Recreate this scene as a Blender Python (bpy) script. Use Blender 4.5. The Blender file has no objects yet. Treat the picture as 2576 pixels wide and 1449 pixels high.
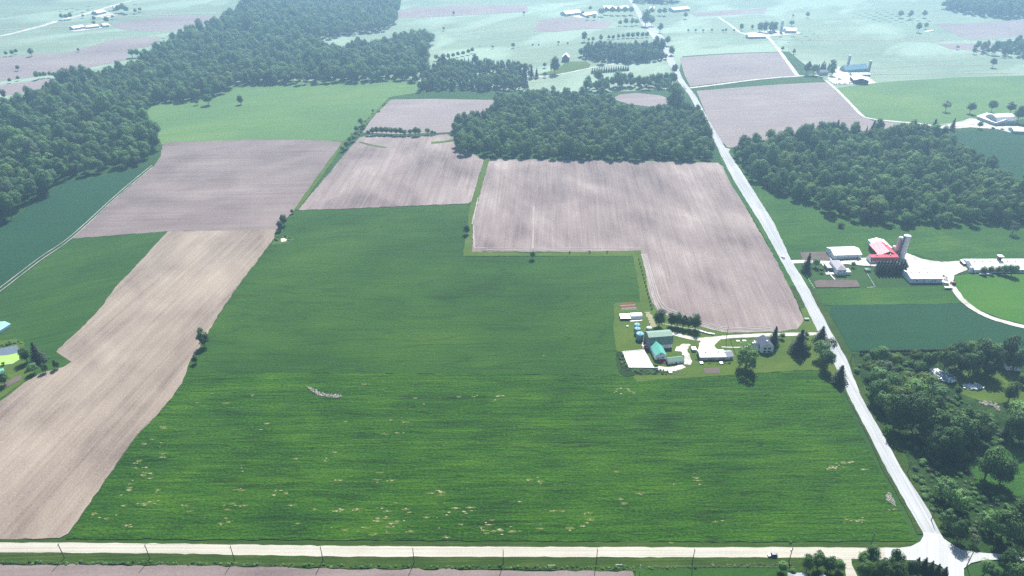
import bpy, bmesh, math, random
import numpy as np
from mathutils import Vector, Matrix
R = math.radians
random.seed(7); RNG = np.random.default_rng(11)
S = bpy.context.scene
COL = S.collection

# ------------------------------------------------------------------ camera, light, air
CAM_H, PITCH, FPX, CX, CY = 305.0, R(30.8), 1800.0, 1288.0, 724.5     # measured on the photo scaled to 2576 x 1449
cam_d = bpy.data.cameras.new('camera'); cam = bpy.data.objects.new('camera', cam_d); COL.objects.link(cam)
cam.location = (0, 0, CAM_H); cam.rotation_euler = (math.pi/2 - PITCH, 0, 0)
cam_d.sensor_width = 36; cam_d.lens = FPX/2576*36; cam_d.clip_start = 1; cam_d.clip_end = 20000
S.camera = cam
SUN_EL, SUN_AZ = R(52), R(13)            # azimuth measured from +y towards +x
w = bpy.data.worlds.new('World'); S.world = w; w.use_nodes = True
wn = w.node_tree.nodes; bg = wn['Background']; sky = wn.new('ShaderNodeTexSky'); sky.sky_type = 'NISHITA'
sky.sun_disc = False; sky.sun_elevation = SUN_EL; sky.sun_rotation = SUN_AZ; sky.air_density = 1.2; sky.dust_density = 1.0
w.node_tree.links.new(sky.outputs[0], bg.inputs[0]); bg.inputs[1].default_value = 0.05
sl = bpy.data.lights.new('sun', 'SUN'); sl.energy = 5.0; sl.angle = R(0.5); sl.color = (1, .965, .9)
sun = bpy.data.objects.new('sun', sl); COL.objects.link(sun)
sd = Vector((math.sin(SUN_AZ)*math.cos(SUN_EL), math.cos(SUN_AZ)*math.cos(SUN_EL), math.sin(SUN_EL)))
sun.rotation_euler = sd.to_track_quat('Z', 'Y').to_euler()
S.view_settings.view_transform = 'Standard'; S.view_settings.look = 'None'
S.view_settings.exposure = 1.75; S.view_settings.gamma = 1; S.view_settings.use_curve_mapping = False
S.cycles.max_bounces = 5; S.cycles.diffuse_bounces = 2; S.cycles.glossy_bounces = 2; S.cycles.transmission_bounces = 3
S.cycles.volume_bounces = 0; S.cycles.sample_clamp_direct = 5; S.cycles.sample_clamp_indirect = 1.5; S.cycles.use_denoising = False
HAZE_DENSITY, HAZE_COL = 0.00030, (.43, .72, 1.0)

# ------------------------------------------------------------------ the lie of the land, and photo pixel -> ground point
def sm(a, b, t):
    t = np.clip((t-a)/(b-a), 0, 1); return t*t*(3-2*t)
def T(x, y):
    A = 1.3 + 6.5*sm(900, 1700, y)
    return A*(np.sin(x/97+.6)*np.cos(y/131+.4) + .6*np.sin((x+.7*y)/173) + .35*np.sin((x*.4-y)/71+1))
def ray(px, py):
    u, v = (px-CX)/FPX, -(py-CY)/FPX
    c, s = math.cos(PITCH), math.sin(PITCH)
    return u, c + v*s, v*c - s
def at(px, py, h=0.0):
    dx, dy, dz = ray(px, py); dz = min(dz, -.06); z = 0.0
    for _ in range(12):
        t = (z + h - CAM_H)/dz; z = .5*z + .5*float(T(dx*t, dy*t))
    t = (z + h - CAM_H)/dz
    return Vector((dx*t, dy*t, z))
def gz(x, y): return float(T(x, y))
def mpp(px, py):                                     # metres per photo pixel at that ground point
    p = at(px, py); return (p.y*math.cos(PITCH) + (CAM_H-p.z)*math.sin(PITCH))/FPX

# ------------------------------------------------------------------ materials
def mat(name, col, rough=.8, metal=0, spec=.2):
    m = bpy.data.materials.get(name)
    if m: return m
    m = bpy.data.materials.new(name); m.use_nodes = True
    nt = m.node_tree; b = nt.nodes['Principled BSDF']
    b.inputs['Roughness'].default_value = rough; b.inputs['Metallic'].default_value = metal
    b.inputs['Specular IOR Level'].default_value = spec
    n = nt.nodes.new('ShaderNodeTexNoise'); n.inputs['Scale'].default_value = 1.3; n.inputs['Detail'].default_value = 5
    g = nt.nodes.new('ShaderNodeNewGeometry'); nt.links.new(g.outputs['Position'], n.inputs['Vector'])
    r = nt.nodes.new('ShaderNodeValToRGB'); nt.links.new(n.outputs['Fac'], r.inputs['Fac'])
    r.color_ramp.elements[0].position = .3; r.color_ramp.elements[1].position = .75
    r.color_ramp.elements[0].color = (*[c*.58 for c in col], 1); r.color_ramp.elements[1].color = (*[min(1, c*.82) for c in col], 1)
    nt.links.new(r.outputs['Color'], b.inputs['Base Color'])
    return m
def vec_rot_scale(nt, rot, sx, sy):
    g = nt.nodes.new('ShaderNodeNewGeometry'); v = nt.nodes.new('ShaderNodeVectorRotate'); v.rotation_type = 'Z_AXIS'
    v.inputs['Angle'].default_value = -R(rot); nt.links.new(g.outputs['Position'], v.inputs['Vector'])
    m = nt.nodes.new('ShaderNodeVectorMath'); m.operation = 'MULTIPLY'; m.inputs[1].default_value = (1/sx, 1/sy, .02)
    nt.links.new(v.outputs[0], m.inputs[0]); return m.outputs[0]
def noise(nt, vec, detail=4, rough=.55, dist=0):
    n = nt.nodes.new('ShaderNodeTexNoise'); n.inputs['Scale'].default_value = 1; n.inputs['Detail'].default_value = detail
    n.inputs['Roughness'].default_value = rough; n.inputs['Distortion'].default_value = dist; nt.links.new(vec, n.inputs['Vector'])
    return n.outputs['Fac']
def mth(nt, op, a, b):
    m = nt.nodes.new('ShaderNodeMath'); m.operation = op
    for i, q in enumerate((a, b)):
        if isinstance(q, (int, float)): m.inputs[i].default_value = q
        else: nt.links.new(q, m.inputs[i])
    return m.outputs[0]
def field_mat(name, stops, rot=0, along=120, across=2.5, ws=.5, patch=60, wp=.35, fine=1.2, wf=.25, broad=0, bump=0, gain=2.2, tint=None, bs=1.6, lines=None):
    """stops: colours from dark to light; streaks run along 'rot' degrees from +x"""
    m = bpy.data.materials.new(name); m.use_nodes = True; nt = m.node_tree; b = nt.nodes['Principled BSDF']
    b.inputs['Roughness'].default_value = .95; b.inputs['Specular IOR Level'].default_value = .1
    a = noise(nt, vec_rot_scale(nt, rot, along, across), 3, .6, .15)
    if broad: a = mth(nt, 'ADD', mth(nt, 'MULTIPLY', a, .55), mth(nt, 'MULTIPLY', noise(nt, vec_rot_scale(nt, rot, along*1.7, broad), 2), .45))
    p = noise(nt, vec_rot_scale(nt, rot+20, patch*1.5, patch), 4, .55, .3)
    f = noise(nt, vec_rot_scale(nt, rot, fine*1.6, fine), 3, .7)
    s = mth(nt, 'ADD', mth(nt, 'MULTIPLY', a, ws), mth(nt, 'ADD', mth(nt, 'MULTIPLY', p, wp), mth(nt, 'MULTIPLY', f, wf)))
    tot = ws+wp+wf
    s = mth(nt, 'ADD', mth(nt, 'MULTIPLY', mth(nt, 'SUBTRACT', s, .5*tot), gain/tot), .5)
    r = nt.nodes.new('ShaderNodeValToRGB'); nt.links.new(s, r.inputs['Fac']); cr = r.color_ramp
    while len(cr.elements) < len(stops): cr.elements.new(.5)
    for i, c in enumerate(stops):
        cr.elements[i].position = i/(len(stops)-1); cr.elements[i].color = (*[q*.52 for q in c], 1)
    out = r.outputs['Color']
    if tint:                                          # a second, wide-scale colour drift (moist or thin patches of the crop)
        tcol, tsc, lo, hi = tint
        q = noise(nt, vec_rot_scale(nt, rot+35, tsc*2, tsc), 3, .6, .4)
        rr = nt.nodes.new('ShaderNodeMapRange'); rr.inputs[1].default_value = lo; rr.inputs[2].default_value = hi; nt.links.new(q, rr.inputs[0])
        mx = nt.nodes.new('ShaderNodeMix'); mx.data_type = 'RGBA'; nt.links.new(rr.outputs[0], mx.inputs[0]); nt.links.new(out, mx.inputs[6]); mx.inputs[7].default_value = (*[q*.52 for q in tcol], 1)
        out = mx.outputs[2]
    if lines:                                         # drill and swath lines: contours of a long stretched noise
        al, ac, dark, wid = lines
        q = noise(nt, vec_rot_scale(nt, rot, al, ac), 2, .4, .1); fr = mth(nt, 'FRACT', mth(nt, 'MULTIPLY', q, 9), 0); d_ = mth(nt, 'ABSOLUTE', mth(nt, 'SUBTRACT', fr, .5), 0)
        rr = nt.nodes.new('ShaderNodeMapRange'); rr.inputs[1].default_value = 0; rr.inputs[2].default_value = wid; rr.inputs[3].default_value = 1-dark; rr.inputs[4].default_value = 1; nt.links.new(d_, rr.inputs[0])
        mk = noise(nt, vec_rot_scale(nt, rot, 35, 6), 3, .6); r2 = nt.nodes.new('ShaderNodeMapRange'); r2.inputs[1].default_value = .42; r2.inputs[2].default_value = .6; nt.links.new(mk, r2.inputs[0])
        k_ = mth(nt, 'MAXIMUM', rr.outputs[0], mth(nt, 'SUBTRACT', 1, r2.outputs[0]))
        mx = nt.nodes.new('ShaderNodeVectorMath'); mx.operation = 'SCALE'; nt.links.new(out, mx.inputs[0]); nt.links.new(k_, mx.inputs['Scale']); out = mx.outputs[0]
    nt.links.new(out, b.inputs['Base Color'])
    if bump:
        bm_ = nt.nodes.new('ShaderNodeBump'); bm_.inputs['Strength'].default_value = 1; bm_.inputs['Distance'].default_value = bump
        hn = mth(nt, 'ADD', noise(nt, vec_rot_scale(nt, rot, bs*2.2, bs), 4, .65, .5), mth(nt, 'MULTIPLY', a, .8))
        nt.links.new(hn, bm_.inputs['Height']); nt.links.new(bm_.outputs[0], b.inputs['Normal'])
    return m
def foliage(name, dark, light, trans=.25):
    m = bpy.data.materials.new(name); m.use_nodes = True; nt = m.node_tree; b = nt.nodes['Principled BSDF']; o = nt.nodes['Material Output']
    b.inputs['Roughness'].default_value = .7; b.inputs['Specular IOR Level'].default_value = .25
    oi = nt.nodes.new('ShaderNodeObjectInfo'); g = nt.nodes.new('ShaderNodeNewGeometry')
    n = nt.nodes.new('ShaderNodeTexNoise'); n.inputs['Scale'].default_value = .3; n.inputs['Detail'].default_value = 4
    nt.links.new(g.outputs['Position'], n.inputs['Vector'])
    s = mth(nt, 'ADD', mth(nt, 'MULTIPLY', oi.outputs['Random'], .6), mth(nt, 'MULTIPLY', mth(nt, 'SUBTRACT', n.outputs['Fac'], .25), .7))
    mx = nt.nodes.new('ShaderNodeMix'); mx.data_type = 'RGBA'; mx.clamp_factor = True
    nt.links.new(s, mx.inputs[0]); mx.inputs[6].default_value = (*[q*.60 for q in dark], 1); mx.inputs[7].default_value = (*[q*.60 for q in light], 1)
    nt.links.new(mx.outputs[2], b.inputs['Base Color'])
    t = nt.nodes.new('ShaderNodeBsdfTranslucent'); nt.links.new(mx.outputs[2], t.inputs[0])
    ms = nt.nodes.new('ShaderNodeMixShader'); ms.inputs[0].default_value = trans
    nt.links.new(b.outputs[0], ms.inputs[1]); nt.links.new(t.outputs[0], ms.inputs[2]); nt.links.new(ms.outputs[0], o.inputs['Surface'])
    return m
def ribbed(name, col, pitch=.6, rough=.45, metal=.0, axis='X', spec=.4):
    m = mat(name, col, rough, metal, spec); nt = m.node_tree
    if nt.nodes.get('ribs'): return m
    tc = nt.nodes.new('ShaderNodeTexCoord'); wv = nt.nodes.new('ShaderNodeTexWave'); wv.name = 'ribs'; wv.bands_direction = axis
    wv.inputs['Scale'].default_value = 3.14/pitch/10; wv.wave_profile = 'SIN'; nt.links.new(tc.outputs['Object'], wv.inputs['Vector'])
    bp = nt.nodes.new('ShaderNodeBump'); bp.inputs['Distance'].default_value = .06; bp.inputs['Strength'].default_value = .6
    nt.links.new(wv.outputs['Fac'], bp.inputs['Height']); nt.links.new(bp.outputs[0], nt.nodes['Principled BSDF'].inputs['Normal'])
    return m
AX = 87.0                                             # bearing of the side road and the field rows that follow it
M = {}
M['ground'] = field_mat('grassland', [(.012,.042,.010), (.026,.075,.016), (.055,.115,.024)], 5, 60, 4, .3, 90, .6, 1.5, .3, gain=2.4, bump=.25)
M['far'] = field_mat('far_meadow', [(.15,.215,.15), (.21,.285,.20), (.31,.37,.27)], 8, 260, 12, .45, 130, .6, 6, .2, gain=2.6, tint=((.30,.40,.30), 170, .5, .6))  # paled on purpose: part of the distance haze is put into this colour
M['hay'] = field_mat('hay_crop', [(.008,.033,.003), (.018,.070,.004), (.036,.110,.005), (.072,.152,.007)], 1, 38, 1.9, .6, 34, .32, 1.0, .6, broad=7, bump=1.1, gain=4.6, tint=((.045,.110,.007), 28, .60, .85), lines=(110, 9, .45, .12))
M['mid'] = field_mat('dense_crop', [(.013,.048,.006), (.027,.085,.009), (.056,.120,.011)], 1, 40, 2.0, .35, 75, .5, 1.1, .5, broad=14, bump=.7, gain=4.0, lines=(200, 30, .25, .10))
M['darkcrop'] = field_mat('young_grain', [(.009,.044,.020), (.014,.062,.026), (.022,.078,.030)], 3, 120, 3, .4, 90, .5, 1.5, .2, gain=1.6, bump=.15)
M['meadow'] = field_mat('left_meadow', [(.012,.048,.008), (.028,.085,.012), (.065,.13,.016)], 25, 60, 3.5, .4, 60, .55, 1.3, .35, bump=.4, gain=2.5)
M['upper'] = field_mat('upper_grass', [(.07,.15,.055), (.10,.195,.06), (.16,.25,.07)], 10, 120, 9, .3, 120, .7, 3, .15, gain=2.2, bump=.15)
M['pasture'] = field_mat('pasture', [(.014,.058,.010), (.032,.10,.014), (.075,.15,.018)], 8, 50, 3, .35, 45, .6, 1.2, .5, gain=3.2, bump=.7)
M['bright'] = field_mat('bright_grass', [(.03,.11,.010), (.048,.145,.013), (.08,.18,.018)], 0, 60, 3, .3, 50, .5, 1.3, .35, gain=2, bump=.3)
M['lawn'] = field_mat('mown_lawn', [(.04,.085,.012), (.07,.12,.016), (.12,.165,.028)], 3, 50, 1.6, .4, 18, .5, .8, .3, gain=2.2, bump=.1)
M['scrub'] = field_mat('rough_grass', [(.008,.028,.005), (.020,.054,.010), (.050,.095,.022)], 30, 14, 5, .3, 10, .6, 1.2, .7, gain=3.6, bump=1.0)
M['verge'] = field_mat('verge_grass', [(.012,.034,.006), (.034,.070,.010), (.085,.12,.025)], 1, 40, 1.2, .55, 16, .35, .8, .4, gain=2.6, bump=.3)
SO = [(.115,.085,.084), (.215,.168,.164), (.30,.242,.230), (.43,.365,.34)]
M['soilA'] = field_mat('worked_soil_rows', SO, AX, 70, 1.8, .5, 60, .75, 1.0, .42, broad=6, gain=3.6)
M['soilB'] = field_mat('worked_soil_slope', [(.15,.113,.100), (.25,.20,.168), (.335,.275,.225), (.42,.36,.285)], AX-5, 100, 2.2, .55, 44, .65, .9, .45, broad=8, gain=3.5)
M['soilC'] = field_mat('worked_soil_cross', [(.125,.092,.092), (.19,.148,.145), (.25,.20,.192), (.32,.27,.255)], 4, 130, 3.0, .5, 50, .6, 1.2, .35, broad=13, gain=3.0)
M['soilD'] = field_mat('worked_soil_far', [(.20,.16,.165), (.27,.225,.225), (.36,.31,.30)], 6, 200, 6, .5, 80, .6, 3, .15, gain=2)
M['soilE'] = field_mat('garden_soil', [(.08,.062,.055), (.14,.112,.10), (.20,.17,.15)], 8, 12, .7, .5, 8, .4, .6, .3, gain=2)
M['track'] = field_mat('field_track', [(.22,.20,.16), (.34,.32,.27), (.5,.48,.42)], AX, 20, .8, .4, 10, .4, .7, .3, gain=2)
M['gravelW'] = field_mat('limestone_gravel', [(.36,.37,.38), (.48,.49,.49), (.58,.58,.57)], 62.5, 90, .9, .5, 14, .3, .6, .2, gain=1.6)
M['gravelS'] = field_mat('limestone_gravel_side', [(.26,.275,.29), (.42,.435,.45), (.58,.59,.60)], AX-.5, 120, .9, .7, 20, .3, .6, .25, gain=3.0)
M['gravelR'] = field_mat('limestone_gravel_cross', [(.32,.29,.235), (.46,.435,.37), (.58,.56,.50)], 0.3, 140, .8, .7, 22, .3, .6, .25, gain=3.0)
M['yard'] = field_mat('gravel_yard', [(.26,.24,.20), (.55,.53,.48), (.85,.84,.81)], 10, 12, 6, .3, 9, .6, .7, .3, gain=2.6)
M['concrete'] = field_mat('concrete', [(.5,.48,.46), (.66,.64,.62), (.8,.79,.77)], 0, 8, 4, .3, 5, .4, .6, .25, gain=1.6)
M['stain'] = field_mat('bare_ground', [(.14,.14,.07), (.30,.28,.17), (.50,.47,.33)], 0, 4, 1, .4, 3, .3, .4, .4, gain=2)
M['weed'] = mat('duckweed', (.25, .46, .09), .9)
M['water'] = mat('pond_water', (.10, .125, .15), .08, 0, .6)
M['leafA'] = foliage('leaves_broad', (.032,.105,.028), (.22,.42,.11), .35)
M['leafB'] = foliage('leaves_pale', (.06,.10,.05), (.16,.20,.11), .3)
M['leafC'] = foliage('needles', (.007,.022,.009), (.030,.064,.022), .12)
M['leafD'] = foliage('leaves_fresh', (.05,.11,.015), (.22,.34,.05), .4)
M['leafE'] = foliage('leaves_dark', (.015,.052,.015), (.12,.24,.06), .28)
M['bark'] = mat('bark', (.085,.07,.055), .95)

# ------------------------------------------------------------------ object helpers
def tag(o, label=None, cat=None, group=None, kind=None):
    if label: o['label'] = label
    if cat: o['category'] = cat
    if group: o['group'] = group
    if kind: o['kind'] = kind
    return o
def link(name, me, m=None, parent=None):
    o = bpy.data.objects.new(name, me); COL.objects.link(o)
    if m and me and not me.materials: me.materials.append(m)
    if parent: o.parent = parent
    return o
def empty(name, loc, rz=0):
    o = bpy.data.objects.new(name, None); COL.objects.link(o); o.location = loc; o.rotation_euler = (0, 0, rz); o.empty_display_size = 1; return o
class MB:
    def __init__(s): s.v = []; s.f = []
    def face(s, pts):
        k = len(s.v); s.v += [tuple(p) for p in pts]; s.f.append(tuple(range(k, k+len(pts))))
    def box(s, x0, x1, y0, y1, z0, z1):
        k = len(s.v); s.v += [(x, y, z) for z in (z0, z1) for y in (y0, y1) for x in (x0, x1)]
        s.f += [tuple(k+i for i in q) for q in ((0,2,3,1), (4,5,7,6), (0,1,5,4), (2,6,7,3), (0,4,6,2), (1,3,7,5))]
        return s
    def prism(s, prof, y0, y1, axis='y'):                # profile (a, z) extruded along y (or x)
        k = len(s.v); n = len(prof)
        for yy in (y0, y1): s.v += [((a, yy, z) if axis == 'y' else (yy, a, z)) for a, z in prof]
        s.f.append(tuple(range(k, k+n))); s.f.append(tuple(range(k+2*n-1, k+n-1, -1)))
        for i in range(n): j = (i+1) % n; s.f.append((k+i, k+n+i, k+n+j, k+j))
        return s
    def tube(s, p, q, r0, r1, n=8, cap=True):
        p, q = Vector(p), Vector(q); d = (q-p).normalized(); a = d.orthogonal().normalized(); b = d.cross(a); k = len(s.v)
        for c, r in ((p, r0), (q, r1)):
            s.v += [tuple(c + (a*math.cos(t)+b*math.sin(t))*r) for t in (2*math.pi*i/n for i in range(n))]
        for i in range(n): j = (i+1) % n; s.f.append((k+i, k+j, k+n+j, k+n+i))
        if cap: s.f.append(tuple(range(k+n-1, k-1, -1))); s.f.append(tuple(range(k+n, k+2*n)))
        return s
    def lathe(s, prof, n=24, c=(0, 0)):
        k = len(s.v)
        for r, z in prof: s.v += [(c[0]+r*math.cos(2*math.pi*i/n), c[1]+r*math.sin(2*math.pi*i/n), z) for i in range(n)]
        for a in range(len(prof)-1):
            for i in range(n): j = (i+1) % n; s.f.append((k+a*n+i, k+a*n+j, k+(a+1)*n+j, k+(a+1)*n+i))
        s.f.append(tuple(k+(len(prof)-1)*n+i for i in range(n)))
        return s
    def build(s, name, m, parent=None, smooth=False):
        me = bpy.data.meshes.new(name); me.from_pydata(s.v, [], s.f); me.update()
        b = bmesh.new(); b.from_mesh(me); bmesh.ops.recalc_face_normals(b, faces=b.faces); b.to_mesh(me); b.free()
        if smooth:
            for p in me.polygons: p.use_smooth = len(p.vertices) == 4
        return link(name, me, m, parent)

# ------------------------------------------------------------------ ground sheet and the sheets that lie on it
GX0, GX1, GY0, GY1, GS = -3000, 3000, -100, 5400, 25.0
nx, ny = int((GX1-GX0)/GS)+1, int((GY1-GY0)/GS)+1
xs = np.linspace(GX0, GX1, nx); ys = np.linspace(GY0, GY1, ny); XX, YY = np.meshgrid(xs, ys)
V = np.stack([XX, YY, T(XX, YY)], -1).reshape(-1, 3)
idx = np.arange(nx*ny).reshape(ny, nx)
F = np.stack([idx[:-1,:-1], idx[:-1,1:], idx[1:,1:], idx[1:,:-1]], -1).reshape(-1, 4)
def np_mesh(name, V, F, smooth=False):
    me = bpy.data.meshes.new(name); n = F.shape[1]
    me.vertices.add(len(V)); me.vertices.foreach_set('co', np.asarray(V, np.float32).ravel())
    me.loops.add(F.size); me.loops.foreach_set('vertex_index', F.astype(np.int32).ravel())
    me.polygons.add(len(F)); me.polygons.foreach_set('loop_start', np.arange(0, F.size, n, dtype=np.int32))
    me.polygons.foreach_set('loop_total', np.full(len(F), n, np.int32))
    me.update(calc_edges=True); me.validate()
    if smooth: me.polygons.foreach_set('use_smooth', np.ones(len(F), bool))
    return me
g = link('ground', np_mesh('ground', V, F, True), M['ground']); tag(g, kind='structure')

def world(poly): return [at(x, y).to_2d() for x, y in poly]
def rough_edge(P, jit, step):
    out = []
    for i, a in enumerate(P):
        b = P[(i+1) % len(P)]; d = b-a; n = max(1, int(d.length/step)); nrm = Vector((-d.y, d.x)).normalized() if d.length else Vector((0, 0))
        for k in range(n): out.append(a + d*(k/n) + (nrm*random.uniform(-jit, jit) if k else nrm*0))
    return out
def drape(name, loops, layer, m, label=None, kind='structure', h=0.12, cat=None):
    b = bmesh.new()
    for P in loops:
        vs = [b.verts.new((p[0], p[1], 0)) for p in P]
        try: b.faces.new(vs)
        except ValueError: pass
    bmesh.ops.triangulate(b, faces=b.faces[:])
    for ax in (0, 1):
        c = [v.co[ax] for v in b.verts]; lo, hi = min(c), max(c); k = math.ceil(lo/GS)
        while k*GS < hi:
            co = [0, 0, 0]; no = [0, 0, 0]; co[ax] = k*GS; no[ax] = 1
            bmesh.ops.bisect_plane(b, geom=b.verts[:]+b.edges[:]+b.faces[:], plane_co=co, plane_no=no, dist=1e-4); k += 1
    for v in b.verts: v.co.z = gz(v.co.x, v.co.y) + h + .05*layer
    for f in b.faces:
        if f.normal.z < 0: f.normal_flip()
        f.smooth = True
    me = bpy.data.meshes.new(name); b.to_mesh(me); b.free()
    o = link(name, me, m); tag(o, label, cat, kind=kind); return o
def sheet(name, poly, layer, m, jit=0, step=6, label=None):
    P = world(poly)
    if jit: P = rough_edge(P, jit, step)
    return drape(name, [P], layer, M[m], label)
def ribbon(P, wid, jit=0):
    L, Rr = [], []
    for i, p in enumerate(P):
        a = P[max(0, i-1)]; c = P[min(len(P)-1, i+1)]; d = (c-a).normalized(); n = Vector((-d.y, d.x))
        w_ = wid*(1+random.uniform(-jit, jit)); L.append(p+n*w_/2); Rr.append(p-n*w_/2)
    return [[L[i], Rr[i], Rr[i+1], L[i+1]] for i in range(len(P)-1)]
def smooth_line(pts, n=6):
    P = [at(x, y).to_2d() for x, y in pts]; out = []
    for i in range(len(P)-1):
        p0, p1, p2, p3 = P[max(0, i-1)], P[i], P[i+1], P[min(len(P)-1, i+2)]
        for k in range(n):
            t = k/n; out.append(.5*((2*p1)+(p2-p0)*t+(2*p0-5*p1+4*p2-p3)*t*t+(3*p1-p0-3*p2+p3)*t**3))
    return out+[P[-1]]
def lane(name, pts, wid, layer, m, label=None, jit=.1, n=6): return drape(name, ribbon(smooth_line(pts, n), wid, jit), layer, M[m], label)

# fields, measured corner by corner on the photo
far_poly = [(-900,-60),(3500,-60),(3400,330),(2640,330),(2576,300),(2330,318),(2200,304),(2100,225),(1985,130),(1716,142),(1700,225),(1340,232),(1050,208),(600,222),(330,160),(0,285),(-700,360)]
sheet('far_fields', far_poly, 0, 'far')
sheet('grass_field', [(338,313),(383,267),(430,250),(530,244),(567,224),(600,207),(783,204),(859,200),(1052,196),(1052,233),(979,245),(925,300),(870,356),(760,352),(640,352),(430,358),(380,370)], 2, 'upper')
sheet('grain_field', [(383,421),(300,435),(235,448),(160,455),(100,500),(60,532),(0,572),(-250,690),(-330,960),(-60,775),(0,736),(100,659),(183,600),(290,502)], 2, 'darkcrop')
sheet('meadow', [(183,600),(233,597),(422,582),(383,625),(333,679),(290,724),(257,771),(200,831),(147,878),(142,886),(180,911),(160,924),(100,941),(60,964),(0,1011),(-300,1180),(-400,960),(0,738),(100,661)], 2, 'meadow', .5, 5)
sheet('soil_field', [(410,362),(430,358),(640,352),(760,352),(870,357),(800,446),(740,530),(692,580),(422,582),(233,597),(183,600),(290,502),(387,419),(405,392)], 3, 'soilC', .6, 5)
sheet('soil_field', [(422,582),(560,581),(694,578),(690,600),(597,722),(540,808),(500,880),(480,905),(470,935),(458,965),(433,1001),(395,1045),(347,1093),(172,1343),(150,1354),(0,1357),(-500,1357),(-520,1180),(-300,1180),(0,1011),(60,964),(100,941),(160,924),(180,911),(142,886),(147,878),(200,831),(257,771),(290,724),(333,679),(383,625)], 4, 'soilB', .5, 4)
sheet('crop_field', [(470,940),(480,905),(500,880),(540,810),(597,722),(690,600),(735,537),(760,530),(859,527),(1175,515),(1183,522),(1172,590),(1165,645),(1330,646),(1592,643),(1602,690),(1608,724),(1610,761),(1545,764),(1543,825),(1550,881),(1562,900),(1578,945),(1300,943),(900,940)], 3, 'mid', .5, 5)
sheet('hay_field', [(166,1357),(347,1093),(395,1045),(433,1001),(458,965),(469,938),(900,940),(1300,943),(1578,945),(1592,943),(1602,960),(1650,956),(1717,953),(1851,943),(2017,933),(2071,933),(2087,946),(2140,1040),(2200,1160),(2294,1340),(2305,1362),(1717,1363),(859,1360)], 4, 'hay', .5, 5)
sheet('soil_field', [(750,529),(859,526),(1179,512),(1189,505),(1205,440),(1219,403),(1150,396),(1142,362),(1150,348),(1125,338),(1050,345),(930,340),(905,346),(880,372),(820,446)], 4, 'soilA', .7, 4)
sheet('soil_field', [(975,251),(1100,249),(1242,252),(1252,277),(1209,302),(1152,312),(1132,333),(1092,335),(1000,338),(912,334),(935,300)], 4, 'soilD', .4, 7)
sheet('soil_field', [(1236,401),(1500,404),(1717,408),(1807,410),(1820,420),(1884,537),(1924,607),(1970,684),(1987,722),(2017,793),(2022,806),(2005,829),(1950,836),(1834,839),(1767,824),(1700,802),(1655,788),(1640,762),(1629,724),(1618,660),(1610,634),(1560,634),(1187,634),(1190,570),(1205,496),(1229,409)], 5, 'soilA', .7, 4)
sheet('soil_field', [(1540,249),(1560,238),(1600,234),(1660,240),(1690,252),(1680,262),(1640,270),(1580,262)], 4, 'soilD', .6, 9)
sheet('lawn', [(1182,520),(1220,396),(1234,398),(1229,409),(1205,496),(1189,569),(1187,634),(1325,637),(1612,631),(1622,676),(1629,724),(1640,762),(1655,788),(1700,802),(1767,824),(1834,839),(1950,836),(2005,829),(2022,804),(2014,780),(2035,770),(2062,830),(2100,905),(2114,958),(2087,946),(2071,933),(2017,933),(1851,943),(1717,953),(1650,956),(1602,962),(1592,950),(1604,938),(1700,930),(1680,924),(1568,905),(1550,881),(1543,825),(1545,764),(1610,761),(1607,724),(1592,645),(1165,645)], 6, 'lawn', .4, 4)
sheet('rough_ground', [(1552,884),(1568,888),(1584,928),(1660,930),(1700,934),(1690,940),(1600,944),(1580,950),(1560,940),(1548,905)], 7, 'scrub', .9, 3)
# beyond the side road
sheet('pasture', [(1845,400),(1880,372),(2380,350),(2576,560),(3100,560),(3100,652),(2576,652),(2440,655),(2370,660),(2300,640),(2270,640),(2250,667),(2160,660),(2014,655),(1985,640),(1934,530)], 1, 'pasture', .5, 8)
sheet('grain_field', [(2378,332),(2900,310),(3000,560),(2640,560),(2545,500),(2540,440),(2480,402),(2420,365)], 2, 'darkcrop', .4, 8)
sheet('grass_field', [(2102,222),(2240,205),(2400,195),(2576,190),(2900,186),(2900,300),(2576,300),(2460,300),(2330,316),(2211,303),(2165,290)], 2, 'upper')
sheet('pasture', [(2034,727),(2050,728),(2160,726),(2394,720),(2418,752),(2420,764),(2250,766),(2094,768),(2060,768)], 2, 'pasture', .4, 5)
sheet('crop_field', [(2094,768),(2250,766),(2420,765),(2450,790),(2517,811),(2580,826),(2750,850),(2760,884),(2576,882),(2300,884),(2140,884),(2120,845),(2087,786)], 3, 'darkcrop', .3, 5)
sheet('grass_field', [(2402,694),(2440,690),(2576,689),(2800,692),(2800,850),(2576,817),(2517,802),(2450,775),(2420,748),(2400,716)], 3, 'bright', .3, 5)
sheet('rough_ground', [(2130,888),(2200,886),(2420,884),(2700,884),(2800,1100),(2800,1420),(2640,1400),(2490,1392),(2418,1384),(2374,1352),(2340,1285),(2275,1186),(2220,1086),(2165,991)], 2, 'scrub', .6, 5)
sheet('lawn', [(2385,925),(2420,905),(2500,930),(2576,940),(2620,960),(2640,1030),(2560,1035),(2520,1015),(2470,1010),(2415,990),(2400,955)], 3, 'lawn', 1, 4)
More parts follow.
